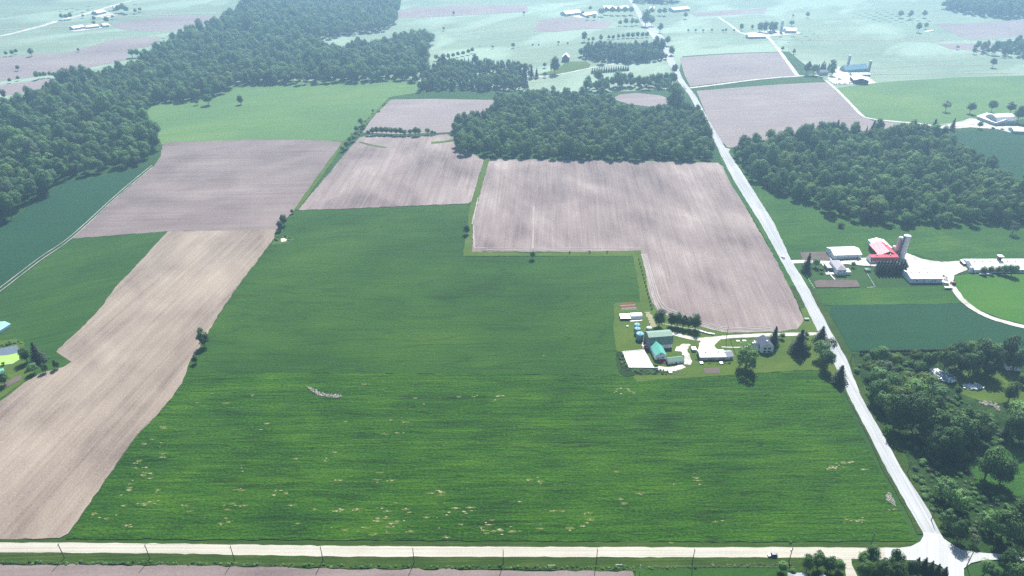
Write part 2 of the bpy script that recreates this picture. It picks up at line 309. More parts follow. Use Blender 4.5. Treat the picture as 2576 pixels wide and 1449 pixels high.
# far side fields
for P in ([(1710,145),(1964,132),(2005,190),(1736,218),(1722,190)], [(1752,229),(2077,207),(2098,222),(2161,288),(2194,304),(2330,318),(2300,345),(1830,372),(1800,340),(1775,285)],
          [(0,143),(160,134),(320,127),(322,150),(140,188),(0,205),(-200,230),(-200,160)], [(0,214),(133,197),(112,222),(33,240),(0,239),(-160,262),(-160,235)],
          [(227,117),(293,97),(410,93),(370,118),(320,126),(167,134)], [(280,60),(400,42),(566,38),(532,52),(425,78),(300,74)],
          [(975,33),(1045,20),(1325,13),(1328,30),(1092,43),(998,44)], [(1355,52),(1425,43),(1542,57),(1525,72),(1392,81),(1342,80)],
          [(2351,60),(2576,50),(2800,44),(2800,90),(2576,92),(2427,97)], [(2357,110),(2576,101),(2780,96),(2780,135),(2467,128),(2390,124)], [(1737,33),(1930,21),(1925,34),(1750,42)]):
    sheet('soil_field', P, 3, 'soilD')
# roads
def quadroad(name, LR, layer, m, label=None):
    P = [(at(*a).to_2d(), at(*b).to_2d()) for a, b in LR]; loop = [p[0] for p in P]+[p[1] for p in P[::-1]]
    drape(name, [rough_edge(loop, .45 if name == 'verge' else .28, 4)], layer, M[m], label)
quadroad('verge', [((-500,1355),(-500,1422)), ((0,1358),(0,1420)), ((427,1362),(427,1422)), ((859,1363),(859,1430)), ((1288,1364),(1288,1434)), ((1717,1365),(1717,1440)), ((2110,1366),(2110,1449)), ((2305,1366),(2305,1470))], 5, 'verge')
quadroad('verge', [((1985,722),(2046,722)), ((2040,830),(2100,824)), ((2080,905),(2148,904)), ((2126,991),(2180,991)), ((2176,1087),(2236,1087)), ((2222,1187),(2292,1187)), ((2280,1287),(2360,1287)), ((2308,1345),(2395,1345))], 5, 'verge')
quadroad('verge', [((1800,362),(1822,362)), ((1822,429),(1878,429)), ((1838,462),(1898,462)), ((1902,562),(1962,562)), ((1950,650),(2004,650)), ((1985,722),(2046,722))], 6, 'pasture')
quadroad('gravel_road', [((-500,1366),(-500,1391)), ((0,1366),(0,1391)), ((427,1369),(427,1394)), ((859,1375),(859,1402)), ((1288,1377),(1288,1402)), ((1717,1378),(1717,1403)), ((2004,1378),(2004,1404)), ((2225,1379),(2225,1410)), ((2300,1379),(2300,1410))], 7, 'gravelR')
quadroad('side_road', [((1540,-60),(1548,-60)), ((1579,0),(1588,0)), ((1604,30),(1613,30)), ((1626,60),(1639,60)), ((1655,95),(1671,95)), ((1682,147),(1695,147)), ((1702,200),(1718,200)), ((1735,243),(1751,243)), ((1767,305),(1784,305)), ((1800,362),(1818,362)), ((1832,429),(1863,429)), ((1850,462),(1884,462)), ((1913,562),(1947,562)), ((1962,652),(1988,652)), ((2002,724),(2032,724)), ((2052,824),(2084,824)), ((2093,905),(2130,905)), ((2132,991),(2162,991)), ((2182,1087),(2216,1087)), ((2232,1187),(2271,1187)), ((2290,1287),(2337,1287)), ((2321,1340),(2366,1345))], 8, 'gravelS')
sheet('junction', [(2321,1340),(2366,1345),(2374,1357),(2394,1371),(2417,1384),(2447,1390),(2490,1394),(2700,1404),(2700,1420),(2530,1409),(2470,1411),(2442,1418),(2424,1431),(2424,1449),(2440,1500),(2400,1500),(2384,1449),(2369,1427),(2345,1418),(2300,1411),(2225,1410),(2225,1379),(2261,1380),(2291,1376),(2314,1364),(2322,1350)], 9, 'gravelW')
sheet('driveway', [(2104,1403),(2150,1403),(2141,1409),(2142,1422),(2156,1450),(2165,1480),(2140,1480),(2127,1449),(2124,1420),(2114,1408)], 9, 'gravelR')
sheet('driveway', [(1805,372),(1822,372),(1838,376),(1832,384),(1830,400),(1815,396)], 9, 'gravelS')
sheet('soil_field', [(-500,1424),(0,1421),(427,1424),(859,1432),(1200,1435),(1592,1439),(1600,1480),(-500,1480)], 6, 'soilC', .7, 4)
sheet('grass_field', [(1600,1432),(1800,1430),(2000,1426),(2020,1500),(1600,1500)], 6, 'meadow', .4, 4)
# farm lanes and yards
lane('driveway', [(2062,841),(1950,843),(1880,846),(1840,848),(1800,852),(1770,855),(1745,853),(1717,847),(1700,842),(1689,839)], 4.0, 8, 'yard')
sheet('gravel_yard', [(1770,850),(1800,849),(1812,856),(1803,864),(1797,872),(1806,880),(1757,881),(1758,866)], 9, 'yard', .4, 2)
sheet('gravel_yard', [(1700,876),(1720,866),(1737,868),(1728,880),(1735,896),(1740,912),(1736,920),(1720,918),(1722,900),(1712,886),(1697,884)], 9, 'yard', .7, 1.5)
lane('path', [(1628,786),(1635,800),(1641,812),(1645,826)], 4.0, 8, 'stain', jit=.4)
lane('path', [(1720,921),(1700,928),(1680,930),(1655,927)], 4.6, 8, 'yard', jit=.15)
lane('path', [(1815,874),(1850,875),(1900,873)], .9, 8, 'concrete')
lane('path', [(1897,858),(1903,868),(1911,872)], 1.0, 9, 'concrete')
sheet('garden', [(1770,928),(1808,926),(1812,941),(1774,942)], 8, 'soilE', .2, 2)
sheet('concrete_yard', [(1566,887),(1621,882),(1645,925),(1657,927),(1582,926)], 9, 'concrete', .15, 3)
lane('driveway', [(1990,660),(2020,659),(2060,660),(2110,662),(2150,661),(2200,664)], 6.0, 8, 'yard', jit=.08)
sheet('gravel_yard', [(2150,650),(2185,650),(2200,664),(2258,662),(2272,640),(2282,638),(2317,652),(2367,660),(2422,657),(2434,679),(2400,694),(2396,716),(2376,713),(2330,700),(2280,690),(2262,668),(2200,671),(2134,666),(2094,664)], 9, 'yard', .5, 3)
sheet('grass_strip', [(2150,955),(2172,965),(2205,1020),(2245,1085),(2285,1165),(2262,1180),(2212,1082),(2165,990)], 4, 'pasture', .8, 4)
sheet('grass_glade', [(2450,1130),(2530,1125),(2620,1150),(2620,1260),(2540,1250),(2500,1230),(2455,1215),(2440,1180)], 4, 'pasture', 1.5, 5)
lane('farm_lane', [(2390,706),(2397,724),(2407,738),(2420,755),(2450,779),(2485,797),(2517,808),(2580,824),(2700,846)], 5.0, 8, 'yard')
sheet('garden', [(2047,709),(2060,705),(2085,706),(2100,704),(2155,706),(2163,722),(2130,724),(2052,724)], 8, 'soilE', .2, 2)
sheet('garden', [(2012,636),(2082,634),(2091,655),(2050,657),(2018,654)], 8, 'soilE', .2, 3)
lane('path', [(2067,663),(2076,675),(2086,688),(2093,697),(2100,704)], 1.2, 9, 'concrete', jit=0)
lane('path', [(2081,636),(2087,646),(2092,655)], 1.6, 9, 'concrete', jit=0)
sheet('patio', [(2075,687),(2100,686),(2102,691),(2078,692)], 9, 'concrete')
lane('farm_lane', [(1734,222),(1800,214),(1900,201),(2007,192),(2050,190),(2097,192),(2130,194)], 6, 7, 'yard')
lane('farm_lane', [(1807,43),(1835,62),(1864,83),(1895,90),(1927,93),(1948,112),(1975,148),(2005,190)], 7, 6, 'yard')
lane('farm_lane', [(2077,203),(2101,223),(2135,257),(2167,290),(2185,298),(2211,302),(2270,308),(2327,313),(2367,322),(2410,322),(2450,318)], 5, 7, 'yard')
lane('farm_lane', [(1941,100),(2100,102),(2317,103),(2450,99),(2700,92)], 4, 6, 'track')
lane('farm_lane', [(2160,188),(2201,187),(2400,185),(2700,183)], 4, 6, 'track')
lane('farm_lane', [(2194,173),(2270,168),(2351,163),(2494,165)], 3, 6, 'track')
lane('farm_lane', [(1680,86),(1780,84),(1867,82)], 4, 6, 'track')
sheet('gravel_yard', [(2095,190),(2100,172),(2112,168),(2130,178),(2135,184),(2180,190),(2205,210),(2160,214),(2100,212),(2085,204),(2082,196)], 8, 'yard', .8, 6)
sheet('gravel_yard', [(2367,318),(2420,305),(2440,298),(2470,302),(2500,318),(2560,318),(2620,322),(2620,332),(2540,334),(2510,326),(2440,321),(2370,326)], 8, 'yard', .5, 5)
sheet('gravel_yard', [(1870,84),(1930,78),(2010,80),(2015,85),(1940,92),(1925,96)], 8, 'yard', .8, 8)
sheet('lawn', [(1352,188),(1405,173),(1425,156),(1475,155),(1486,163),(1480,172),(1375,191)], 6, 'lawn')
lane('farm_lane', [(1690,145),(1610,157),(1535,163),(1485,172),(1430,183),(1375,192),(1285,195),(1172,203)], 4.5, 7, 'yard')
lane('farm_lane', [(-100,102),(0,91),(100,67),(150,52),(235,30),(333,2)], 12, 6, 'yard')
lane('farm_lane', [(-60,80),(0,76),(100,70),(213,62),(300,43),(400,38),(583,33)], 8, 6, 'track')
sheet('gravel_yard', [(178,76),(215,66),(255,68),(275,60),(280,66),(240,74),(186,80)], 8, 'yard')
sheet('gravel_yard', [(235,42),(270,30),(300,38),(260,46)], 8, 'yard')
sheet('gravel_yard', [(1420,38),(1500,28),(1505,40),(1460,46)], 8, 'yard')
lane('farm_track', [(-60,778),(0,734),(100,657),(183,598),(290,500),(340,457),(385,420)], 1.0, 5, 'track', jit=.3)
lane('farm_track', [(-62,770),(-2,726),(98,650),(181,592),(288,495),(338,452),(383,416)], 1.0, 5, 'track', jit=.3)
for a, b_ in (((870,352),(745,528)), ((980,250),(875,352))):
    lane('verge', [a, ((a[0]+b_[0])/2, (a[1]+b_[1])/2), b_], 5, 6, 'lawn', jit=.3)
lane('verge', [(905,358),(935,366),(972,372)], 4, 6, 'lawn', jit=.3)
lane('verge', [(1085,360),(1120,357),(1145,352)], 8, 6, 'lawn', jit=.3)
sheet('pond_bank', [(-120,866),(0,858),(40,852),(62,862),(66,900),(60,925),(90,935),(70,955),(0,1004),(-150,1090),(-200,960)], 5, 'lawn', .4, 3)
sheet('garden', [(2,972),(40,948),(56,946),(52,958),(20,974),(4,980)], 8, 'soilE', .2, 2)
sheet('pond', [(-90,884),(0,878),(43,869),(47,876),(50,906),(33,917),(0,921),(-60,930)], 7, 'water')
sheet('duckweed', [(-90,900),(-10,898),(10,896),(30,893),(46,889),(49,906),(33,916),(0,920),(-60,929)], 8, 'weed', .3, 2)
sheet('pond', [(706,601),(716,600),(723,604),(718,608),(708,609)], 6, 'concrete', .2, 2)
sheet('marsh_grass', [(690,604),(712,594),(735,598),(740,604),(720,613),(684,617)], 5, 'lawn', .5, 3)

# ------------------------------------------------------------------ trees: a few crowns built leaf cluster by leaf cluster, then copied
def quads(P, Nn, size, rng):
    """small leaf-cluster faces at P, roughly facing Nn"""
    n = len(P); a = rng.normal(size=(n, 3)); Nn = Nn + rng.normal(size=(n, 3))*.24; Nn /= np.linalg.norm(Nn, axis=1)[:, None]
    u = np.cross(Nn, a); u /= np.linalg.norm(u, axis=1)[:, None]; v = np.cross(Nn, u)
    s = (size*rng.uniform(.6, 1.3, n))[:, None]; t = s*rng.uniform(.55, 1, (n, 1))
    return np.stack([P-u*s, P-v*t, P+u*s, P+v*t], 1).reshape(-1, 3)
def unit(rng, n):
    d = rng.normal(size=(n, 3)); return d/np.linalg.norm(d, axis=1)[:, None]
def crown_broad(seed, nc=30, nl=75, rz=.8, zc=1.35, cr=(.26, .42), leaf=.062, low=-.55, core=True, spread=.74):
    rng = np.random.default_rng(seed); d = unit(rng, nc*4); d = d[d[:, 2] > low][:nc]
    C = d*np.array([spread, spread, rz])*rng.uniform(.72, 1.0, (len(d), 1)); C[:, :2] += rng.normal(size=(len(C), 2))*.05; C[:, 2] += zc
    out = []
    for c in C:
        r = rng.uniform(*cr); q = unit(rng, nl); q[:, 2] = np.where(q[:, 2] < -.35, -q[:, 2], q[:, 2])
        P = c + q*r*rng.uniform(.8, 1.08, (nl, 1))*np.array([1, 1, .85]); o = P - np.array([0, 0, zc-.25]); o /= np.linalg.norm(o, axis=1)[:, None]
        out.append(quads(P, q*.55+o*.75, leaf, rng))
    if core:
        q = unit(rng, 260); out.append(quads(np.array([0, 0, zc]) + q*np.array([.52, .52, rz*.62]), q, .17, rng))
    V = np.concatenate(out); return V, np.arange(len(V)).reshape(-1, 4)
def crown_conifer(seed, tiers=17, H=3.6, droop=.25, dens=1.0):
    rng = np.random.default_rng(seed); out = []
    for i in range(tiers):
        t = (i+.5)/tiers; z = .12*H + t*.86*H; rad = (1-t)**.85*1.0*rng.uniform(.9, 1.08)+.03; nb = max(5, int(13*(1-t)+5))
        for a in np.arange(nb)*2*np.pi/nb + rng.uniform(0, 6):
            L = rad*rng.uniform(.78, 1.1); n = max(3, int(12*L*dens)+2); s = np.linspace(.12, 1, n)
            P = np.stack([np.cos(a)*s*L, np.sin(a)*s*L, z - droop*s*s*L + rng.normal(size=n)*.02], -1) + rng.normal(size=(n, 3))*.03
            out.append(quads(P, np.array([[math.cos(a)*.5, math.sin(a)*.5, .8]]).repeat(n, 0), .085, rng))
    q = rng.uniform(0, 1, 200); a = rng.uniform(0, 6.28, 200); P = np.stack([np.cos(a)*(1-q)*.5, np.sin(a)*(1-q)*.5, .15*H+q*.78*H], -1)
    out.append(quads(P, np.stack([np.cos(a), np.sin(a), a*0+.4], -1), .15, rng))
    V = np.concatenate(out); return V, np.arange(len(V)).reshape(-1, 4)
def trunk_mesh(seed, H, r=.055, limbs=4):
    rnd = random.Random(seed); b = MB(); b.tube((0, 0, -.15), (0, 0, H*.45), r*1.25, r*.8, 7, False); top = Vector((rnd.uniform(-.05, .05), rnd.uniform(-.05, .05), H*.8)); b.tube((0, 0, H*.45), top, r*.8, r*.2, 6, False)
    for i in range(limbs):
        a = 6.28*i/limbs + rnd.uniform(-.4, .4); z = H*rnd.uniform(.25, .5); e = Vector((math.cos(a)*.55, math.sin(a)*.55, z+H*rnd.uniform(.15, .28)))
        m_ = Vector((math.cos(a)*.25, math.sin(a)*.25, z+H*.07)); b.tube((0, 0, z), m_, r*.5, r*.35, 5, False); b.tube(m_, e, r*.35, r*.1, 5, False)
    me = bpy.data.meshes.new('trunk'); me.from_pydata(b.v, [], b.f); me.update(); me.materials.append(M['bark']); return me
PROTO = {}
def proto(key, VF, H, m, trunk=True, limbs=4, r=.055):
    me = np_mesh(key+'_crown', *VF); me.materials.append(M[m]); PROTO.setdefault(key, []).append((me, trunk_mesh(len(PROTO)*7+len(PROTO.get(key, [])), H, r, limbs) if trunk else None, H))
for s in range(5): proto('broad', crown_broad(s+1, nc=28+3*s, rz=.72+.06*s, zc=1.25+.07*s), 2.1, 'leafA')
for s in range(4): proto('dark', crown_broad(s+21, nc=34, rz=.85, zc=1.12, low=-.8), 2.05, 'leafE')
for s in range(3): proto('fresh', crown_broad(s+31, nc=26, rz=.75, zc=1.25), 2.05, 'leafD')
for s in range(3): proto('airy', crown_broad(s+41, nc=44, nl=44, rz=.8, zc=1.0, cr=(.18, .32), leaf=.062, low=-.9, core=False), 1.9, 'leafA', r=.05)
for s in range(2): proto('pale', crown_broad(s+51, nc=30, nl=55, rz=.85, zc=1.3, cr=(.2, .34), leaf=.055, core=s == 0), 2.2, 'leafB')
for s in range(3): proto('conifer', crown_conifer(s+61), 3.6, 'leafC', limbs=0, r=.07)
for s in range(2): proto('cedar', crown_broad(s+71, nc=26, nl=60, rz=1.35, zc=1.5, cr=(.3, .45), spread=.5, leaf=.07), 3.0, 'leafC', limbs=0)
for s in range(3): proto('bush', crown_broad(s+81, nc=16, nl=60, rz=.5, zc=.5, cr=(.3, .45), leaf=.08, low=-.1), 1.1, 'leafA', False)
for s in range(2): proto('palebush', crown_broad(s+91, nc=16, nl=60, rz=.5, zc=.5, cr=(.3, .45), leaf=.08, low=-.1), 1.1, 'leafB', False)
NAMES = dict(broad=('deciduous_tree', 'tree'), dark=('deciduous_tree', 'tree'), fresh=('deciduous_tree', 'tree'), airy=('deciduous_tree', 'tree'), pale=('silver_leaved_tree', 'tree'),
             conifer=('conifer_tree', 'conifer'), cedar=('cedar_tree', 'conifer'), bush=('bush', 'bush'), palebush=('bush', 'bush'))
NTREE = [0]; rt = random.Random(5)
def place_tree(kind, x, y, rad, hgt, label, group=None, parts=True):
    var = PROTO[kind][rt.randrange(len(PROTO[kind]))]; me, tr, H = var; name, cat = NAMES[kind]; z = gz(x, y)
    sx = rad/1.05; sz = hgt/H; rot = rt.uniform(0, 6.28); NTREE[0] += 1
    if not tr:
        o = link(name, me); o.location = (x, y, z); o.rotation_euler = (0, 0, rot); o.scale = (sx, sx*rt.uniform(.9, 1.1), sz); tag(o, label, cat, group); return o
    root = empty(name, (x, y, z), rot); root.scale = (sx, sx*rt.uniform(.92, 1.08), sz); tag(root, label, cat, group)
    c = link('crown', me, None, root); t = link('trunk', tr, None, root); return root
KH = dict(broad=2.15, dark=2.25, fresh=2.05, airy=2.1, pale=2.2, conifer=3.7, cedar=3.2, bush=1.25, palebush=1.25)
def tree(kind, cx, cy, Rp, label, group=None, k=1.0):
    """crown centre (cx, cy) and half-width Rp in photo pixels"""
    k *= 1.3 if kind == 'dark' else 1
    m_ = mpp(cx, cy); rad = Rp*m_; hgt = rad*KH[kind]*k
    p = at(cx, cy, hgt*.55); return place_tree(kind, p.x, p.y, rad, hgt, label, group)
def treeb(kind, bx, by, rad, hgt, label, group=None):
    p = at(bx, by); return place_tree(kind, p.x, p.y, rad, hgt, label, group)

# ------------------------------------------------------------------ woods: nearest trees are objects of their own, the mass behind them is one object per wood
def inside(poly, X, Y):
    c = np.zeros(X.shape, bool); n = len(poly)
    for i in range(n):
        (x1, y1), (x2, y2) = poly[i], poly[(i+1) % n]
        if y1 != y2: c ^= ((y1 > Y) != (y2 > Y)) & (X < (x2-x1)*(Y-y1)/(y2-y1)+x1)
    return c
def fill(pixpoly, step, seed):
    P = [tuple(p) for p in world(pixpoly)]; a = np.array(P); rng = np.random.default_rng(seed)
    X, Y = np.meshgrid(np.arange(a[:, 0].min(), a[:, 0].max(), step), np.arange(a[:, 1].min(), a[:, 1].max(), step*.87))
    X = X.copy(); X[1::2] += step/2; X = (X + rng.uniform(-.42, .42, X.shape)*step).ravel(); Y = (Y + rng.uniform(-.42, .42, Y.shape)*step).ravel()
    k = inside(P, X, Y); return X[k], Y[k], rng
PC = {}
def proto_collection(kinds):
    key = '_'.join(kinds)
    if key not in PC:
        c = bpy.data.collections.new('tree_kinds_'+key)
        for k in kinds:
            for me, tr, H in PROTO[k]:
                o = bpy.data.objects.new(k+'_kind', me); c.objects.link(o)
        PC[key] = c
    return PC[key], [(k, i, H) for k in kinds for i, (me, tr, H) in enumerate(PROTO[k])]
def gn_tree_group(coll):
    ng = bpy.data.node_groups.new('scatter_'+coll.name, 'GeometryNodeTree')
    ng.interface.new_socket('Geometry', in_out='INPUT', socket_type='NodeSocketGeometry'); ng.interface.new_socket('Geometry', in_out='OUTPUT', socket_type='NodeSocketGeometry')
    N = ng.nodes; L = ng.links; gi = N.new('NodeGroupInput'); go = N.new('NodeGroupOutput'); ip = N.new('GeometryNodeInstanceOnPoints'); ci = N.new('GeometryNodeCollectionInfo')
    ci.inputs['Collection'].default_value = coll; ci.inputs['Separate Children'].default_value = True; ci.inputs['Reset Children'].default_value = True
    def attr(nm, ty):
        a = N.new('GeometryNodeInputNamedAttribute'); a.data_type = ty; a.inputs[0].default_value = nm
        return [o for o in a.outputs if o.enabled and o.name == 'Attribute'][0]
    ip.inputs['Pick Instance'].default_value = True
    L.new(gi.outputs[0], ip.inputs['Points']); L.new(ci.outputs[0], ip.inputs['Instance']); L.new(attr('idx', 'INT'), ip.inputs['Instance Index'])
    L.new(attr('rot', 'FLOAT_VECTOR'), ip.inputs['Rotation']); L.new(attr('scl', 'FLOAT_VECTOR'), ip.inputs['Scale']); L.new(ip.outputs[0], go.inputs[0])
    return ng
GNG = {}
def stuff_scatter(name, label, pts, coll):
    """pts: rows x, y, z, idx, rotation, sx, sz"""
    if not len(pts): return
    A = np.array(pts); me = bpy.data.meshes.new(name); me.vertices.add(len(A)); me.vertices.foreach_set('co', A[:, :3].astype(np.float32).ravel())
    a = me.attributes.new('idx', 'INT', 'POINT'); a.data.foreach_set('value', A[:, 3].astype(np.int32))
    rot = np.zeros((len(A), 3), np.float32); rot[:, 2] = A[:, 4]; a = me.attributes.new('rot', 'FLOAT_VECTOR', 'POINT'); a.data.foreach_set('vector', rot.ravel())
    scl = np.stack([A[:, 5], A[:, 5], A[:, 6]], -1).astype(np.float32); a = me.attributes.new('scl', 'FLOAT_VECTOR', 'POINT'); a.data.foreach_set('vector', scl.ravel())
    o = link(name, me); tag(o, label, kind='stuff'); md = o.modifiers.new('scatter', 'NODES')
    if coll.name not in GNG: GNG[coll.name] = gn_tree_group(coll)
    md.node_group = GNG[coll.name]; return o
def names_in_order(coll, table):      # Collection Info hands out children in name order
    order = sorted(range(len(table)), key=lambda i: coll.objects[i].name); inv = {o: i for i, o in enumerate(order)}; return inv
WOODS = []      # every wood tree: distance, wood id, kind, x, y, r, h
def wood(wid, polys, step, mix, rr, seed, hk=1.0):
    kinds, wts = list(mix), np.array(list(mix.values()), float); wts /= wts.sum()
    for q, pp in enumerate(polys):
        X, Y, rng = fill(pp, step, seed+q); lump = np.sin(X/23+seed)*np.cos(Y/31)+.6*np.sin((X+Y)/17)
        for x, y, l in zip(X, Y, lump):
            k = kinds[rng.choice(len(kinds), p=wts)]; r = rng.uniform(*rr)*(1+.12*l)*(rng.uniform(1.25, 1.5) if rng.random() < .07 else 1)
            if k in ('conifer',): r *= .62
            if k in ('bush', 'palebush'): r *= .7
            h = r*KH[k]*rng.uniform(.95, 1.55)*hk if k not in ('bush', 'palebush') else r*1.4
            WOODS.append([math.hypot(x, y), wid, k, x, y, r, h])
WD = {
 'west': ('wide broadleaf forest covering the hills at upper left', [[(0,566),(33,552),(67,526),(117,492),(167,453),(235,441),(300,428),(365,412),(392,395),(400,365),(396,345),(340,312),(383,262),(430,260),(530,251),(567,233),(600,215),(783,213),(859,208),(1050,204),(1078,186),(1082,165),(1066,150),(1070,128),(1092,112),(1035,104),(975,120),(865,136),(822,130),(800,104),(865,92),(968,80),(996,60),(1006,12),(1010,-22),(640,-22),(592,50),(510,86),(436,112),(372,155),(330,184),(240,202),(155,216),(125,240),(90,262),(55,280),(0,292),(-160,350),(-300,540),(-200,680)]]),
 'central': ('broadleaf wood inside the property north of the big ploughed field', [[(1150,390),(1225,394),(1292,397),(1400,401),(1525,402),(1717,406),(1786,403),(1790,385),(1776,350),(1750,300),(1732,285),(1712,282),(1685,288),(1640,294),(1580,290),(1545,278),(1525,256),(1250,251),(1246,262),(1252,282),(1212,306),(1156,318),(1138,336),(1152,360)], [(1530,232),(1545,225),(1600,224),(1680,226),(1700,226),(1695,207),(1660,208),(1600,213),(1480,220),(1462,232)]]),
 'east': ('broadleaf wood east of the side road, behind the red-roofed barn', [[(1842,388),(1864,420),(1888,456),(1930,480),(2000,504),(2067,533),(2117,544),(2177,568),(2284,569),(2450,566),(2700,560),(2700,548),(2560,510),(2535,470),(2490,436),(2446,418),(2410,390),(2378,368),(2340,352),(2240,344),(2110,346),(2040,346),(1960,358),(1880,370)]]),
 'mixed': ('mixed conifer wood beyond the small north ploughed field', [[(1052,232),(1075,230),(1130,228),(1200,230),(1328,226),(1328,206),(1280,196),(1180,205),(1174,200),(1240,186),(1340,186),(1330,172),(1250,166),(1105,164),(1096,176),(1062,206)]]),
 'roadside': ('dark conifer wood west of the side road near the far barn', [[(1455,144),(1500,154),(1570,160),(1620,157),(1674,151),(1668,128),(1600,124),(1530,122),(1480,130)]]),
 'northeast': ('hazy wood in the far upper right corner', [[(2370,22),(2395,30),(2440,38),(2500,45),(2576,47),(2800,50),(2800,5),(2576,2),(2400,4)]]),
 'marsh': ('loose willow wood at the right edge beyond the meadow', [[(2440,130),(2480,140),(2576,150),(2700,152),(2700,125),(2576,118),(2520,120),(2450,126)]]),
 'north': ('faint strip of wood beside the far end of the side road', [[(1592,8),(1640,9),(1700,8),(1720,2),(1600,-2)], [(620,8),(760,6),(780,-4),(620,-2)]]),
}
wood('west', WD['west'][1], 10.4, dict(broad=6, dark=2.2, fresh=2.2, pale=.35, airy=.4), (4.6, 8.0), 101)
wood('central', WD['central'][1], 8.8, dict(broad=6, dark=1.2, fresh=4, pale=.5, airy=.6), (4.3, 6.3), 202)
wood('east', WD['east'][1], 9.4, dict(broad=6, dark=2.4, fresh=1.6, airy=.8, pale=.25, conifer=.35), (4.1, 7.4), 303)
wood('mixed', WD['mixed'][1], 7.5, dict(conifer=4, broad=3, fresh=1, pale=.6), (3.6, 5.6), 404)
wood('roadside', WD['roadside'][1], 7.0, dict(conifer=3, dark=4, broad=1), (4.2, 6.2), 505)
wood('northeast', WD['northeast'][1], 11, dict(broad=3, dark=3), (6, 8), 606)
wood('marsh', WD['marsh'][1], 13, dict(pale=3, broad=3, airy=1), (4.5, 6.5), 707)
wood('north', WD['north'][1], 11, dict(broad=3, dark=2), (6, 8), 808)
WOODS.sort(key=lambda t: t[0])
NEAR = {'west': (24, 'broadleaf tree in the near rows of the big left forest above the grain field', 'trees in the near rows of the left forest'),
        'central': (26, 'broadleaf tree in the front rows of the wood facing the big ploughed field', 'trees in the front rows of the central wood'),
        'east': (44, 'broadleaf tree in the front rows of the wood facing the red-roofed barn', 'trees in the front rows of the east wood')}
cnt = {}; rest = {}
INVIEW = lambda x, y: abs(x)/(y*math.cos(PITCH)+CAM_H*math.sin(PITCH)) < .70
for d, wid, k, x, y, r, h in WOODS:
    if wid in NEAR and cnt.get(wid, 0) < NEAR[wid][0] and INVIEW(x, y) and NAMES[k][0] == 'deciduous_tree':
        cnt[wid] = cnt.get(wid, 0)+1; place_tree(k, x, y, r, h, NEAR[wid][1], NEAR[wid][2])
    else: rest.setdefault(wid, []).append((k, x, y, r, h))
ALLK = ['broad', 'dark', 'fresh', 'airy', 'pale', 'conifer']
coll, table = proto_collection(ALLK); inv = names_in_order(coll, table)
rng = np.random.default_rng(99)
for wid, L in rest.items():
    pts = []
    for k, x, y, r, h in L:
        opts = [i for i, t in enumerate(table) if t[0] == k]; i = opts[rng.integers(len(opts))]
        pts.append((x, y, gz(x, y), inv[i], rng.uniform(0, 6.28), r/1.05, h/table[i][2]))
    stuff_scatter('forest', WD[wid][0], pts, coll)
BUSHK = ['bush', 'palebush']; bcoll, btable = proto_collection(BUSHK); binv = names_in_order(bcoll, btable)
def brush(name, label, polys, step, rr, seed, pale=.15, hk=1.0):
    rng = np.random.default_rng(seed); pts = []
    for q, pp in enumerate(polys):
        X, Y, _ = fill(pp, step, seed+q)
        for x, y in zip(X, Y):
            if rng.random() < .12: continue
            i = rng.integers(3) if rng.random() > pale else 3+rng.integers(2); r = rng.uniform(*rr)
            pts.append((x, y, gz(x, y), binv[int(i)], rng.uniform(0, 6.28), r, r*hk*rng.uniform(.7, 1.2)))
    stuff_scatter(name, label, pts, bcoll)
def strip(pts, half):            # a thin pixel polygon round a line
    return [(x, y-half) for x, y in pts]+[(x, y+half) for x, y in pts[::-1]]
brush('undergrowth', 'rough bushy undergrowth covering the ground east of the side road', [[(2180,915),(2230,900),(2330,925),(2400,1000),(2480,1040),(2540,1080),(2640,1100),(2640,1160),(2540,1130),(2450,1135),(2440,1180),(2460,1220),(2540,1255),(2640,1265),(2640,1380),(2500,1370),(2430,1340),(2365,1250),(2310,1160),(2260,1070),(2215,1000)]], 4.2, (.9, 2.2), 31, .22)
brush('tall_grass', 'ragged tall grass along the ditch below the cross road', [strip([(-60,1417),(427,1418),(859,1425),(1288,1428),(1600,1431),(1990,1420)], 3.2)], 1.5, (.5, 1.1), 32, .05)
brush('weeds', 'dark weeds round the lower edge of the white concrete yard', [[(1556,890),(1566,892),(1580,928),(1660,931),(1690,936),(1686,943),(1640,944),(1590,945),(1566,930)]], 1.9, (.6, 1.4), 33, .2)
brush('weeds', 'reedy weeds around the small pale pond hole beside the field boundary', [[(696,598),(712,594),(735,598),(736,606),(722,611),(726,604),(716,598),(704,601),(700,612),(690,612)]], 3, (.8, 1.6), 34, .1)
brush('reeds', 'dark reeds on the far bank of the duckweed pond', [strip([(-60,878),(0,873),(25,866),(46,861),(60,868)], 3)], 2.2, (1.0, 1.8), 35, .05)
brush('roadside_brush', 'line of dark brush on the bank beside the side road', [[(2285,1180),(2300,1178),(2330,1225),(2370,1290),(2400,1345),(2385,1348),(2345,1285),(2305,1215)]], 3.2, (1.4, 2.6), 36, .05)
brush('weeds', 'low weeds at the foot of the long machine shed wall', [strip([(1748,905),(1765,916),(1800,918),(1838,914)], 2)], 2.0, (.6, 1.2), 37, .05)
brush('fencerow_brush', 'thin line of brush along the field boundary fence beside the north-west green field', [[(866,360),(872,352),(925,300),(980,250),(984,256),(935,300),(884,366)]], 7, (1.2, 2.4), 38, .1)

def tree_mass(kind, lst, label):
    pts = []
    for cx, cy, Rp in lst:
        m_ = mpp(cx, cy); rad = Rp*m_; hgt = rad*KH[kind]; p = at(cx, cy, hgt*.55); opts = [i for i, t in enumerate(table) if t[0] == kind]; i = opts[rt.randrange(len(opts))]
        pts.append((p.x, p.y, gz(p.x, p.y), inv[i], rt.uniform(0, 6.28), rad/1.05, hgt/table[i][2]))
    stuff_scatter('hedgerow', label, pts, coll)

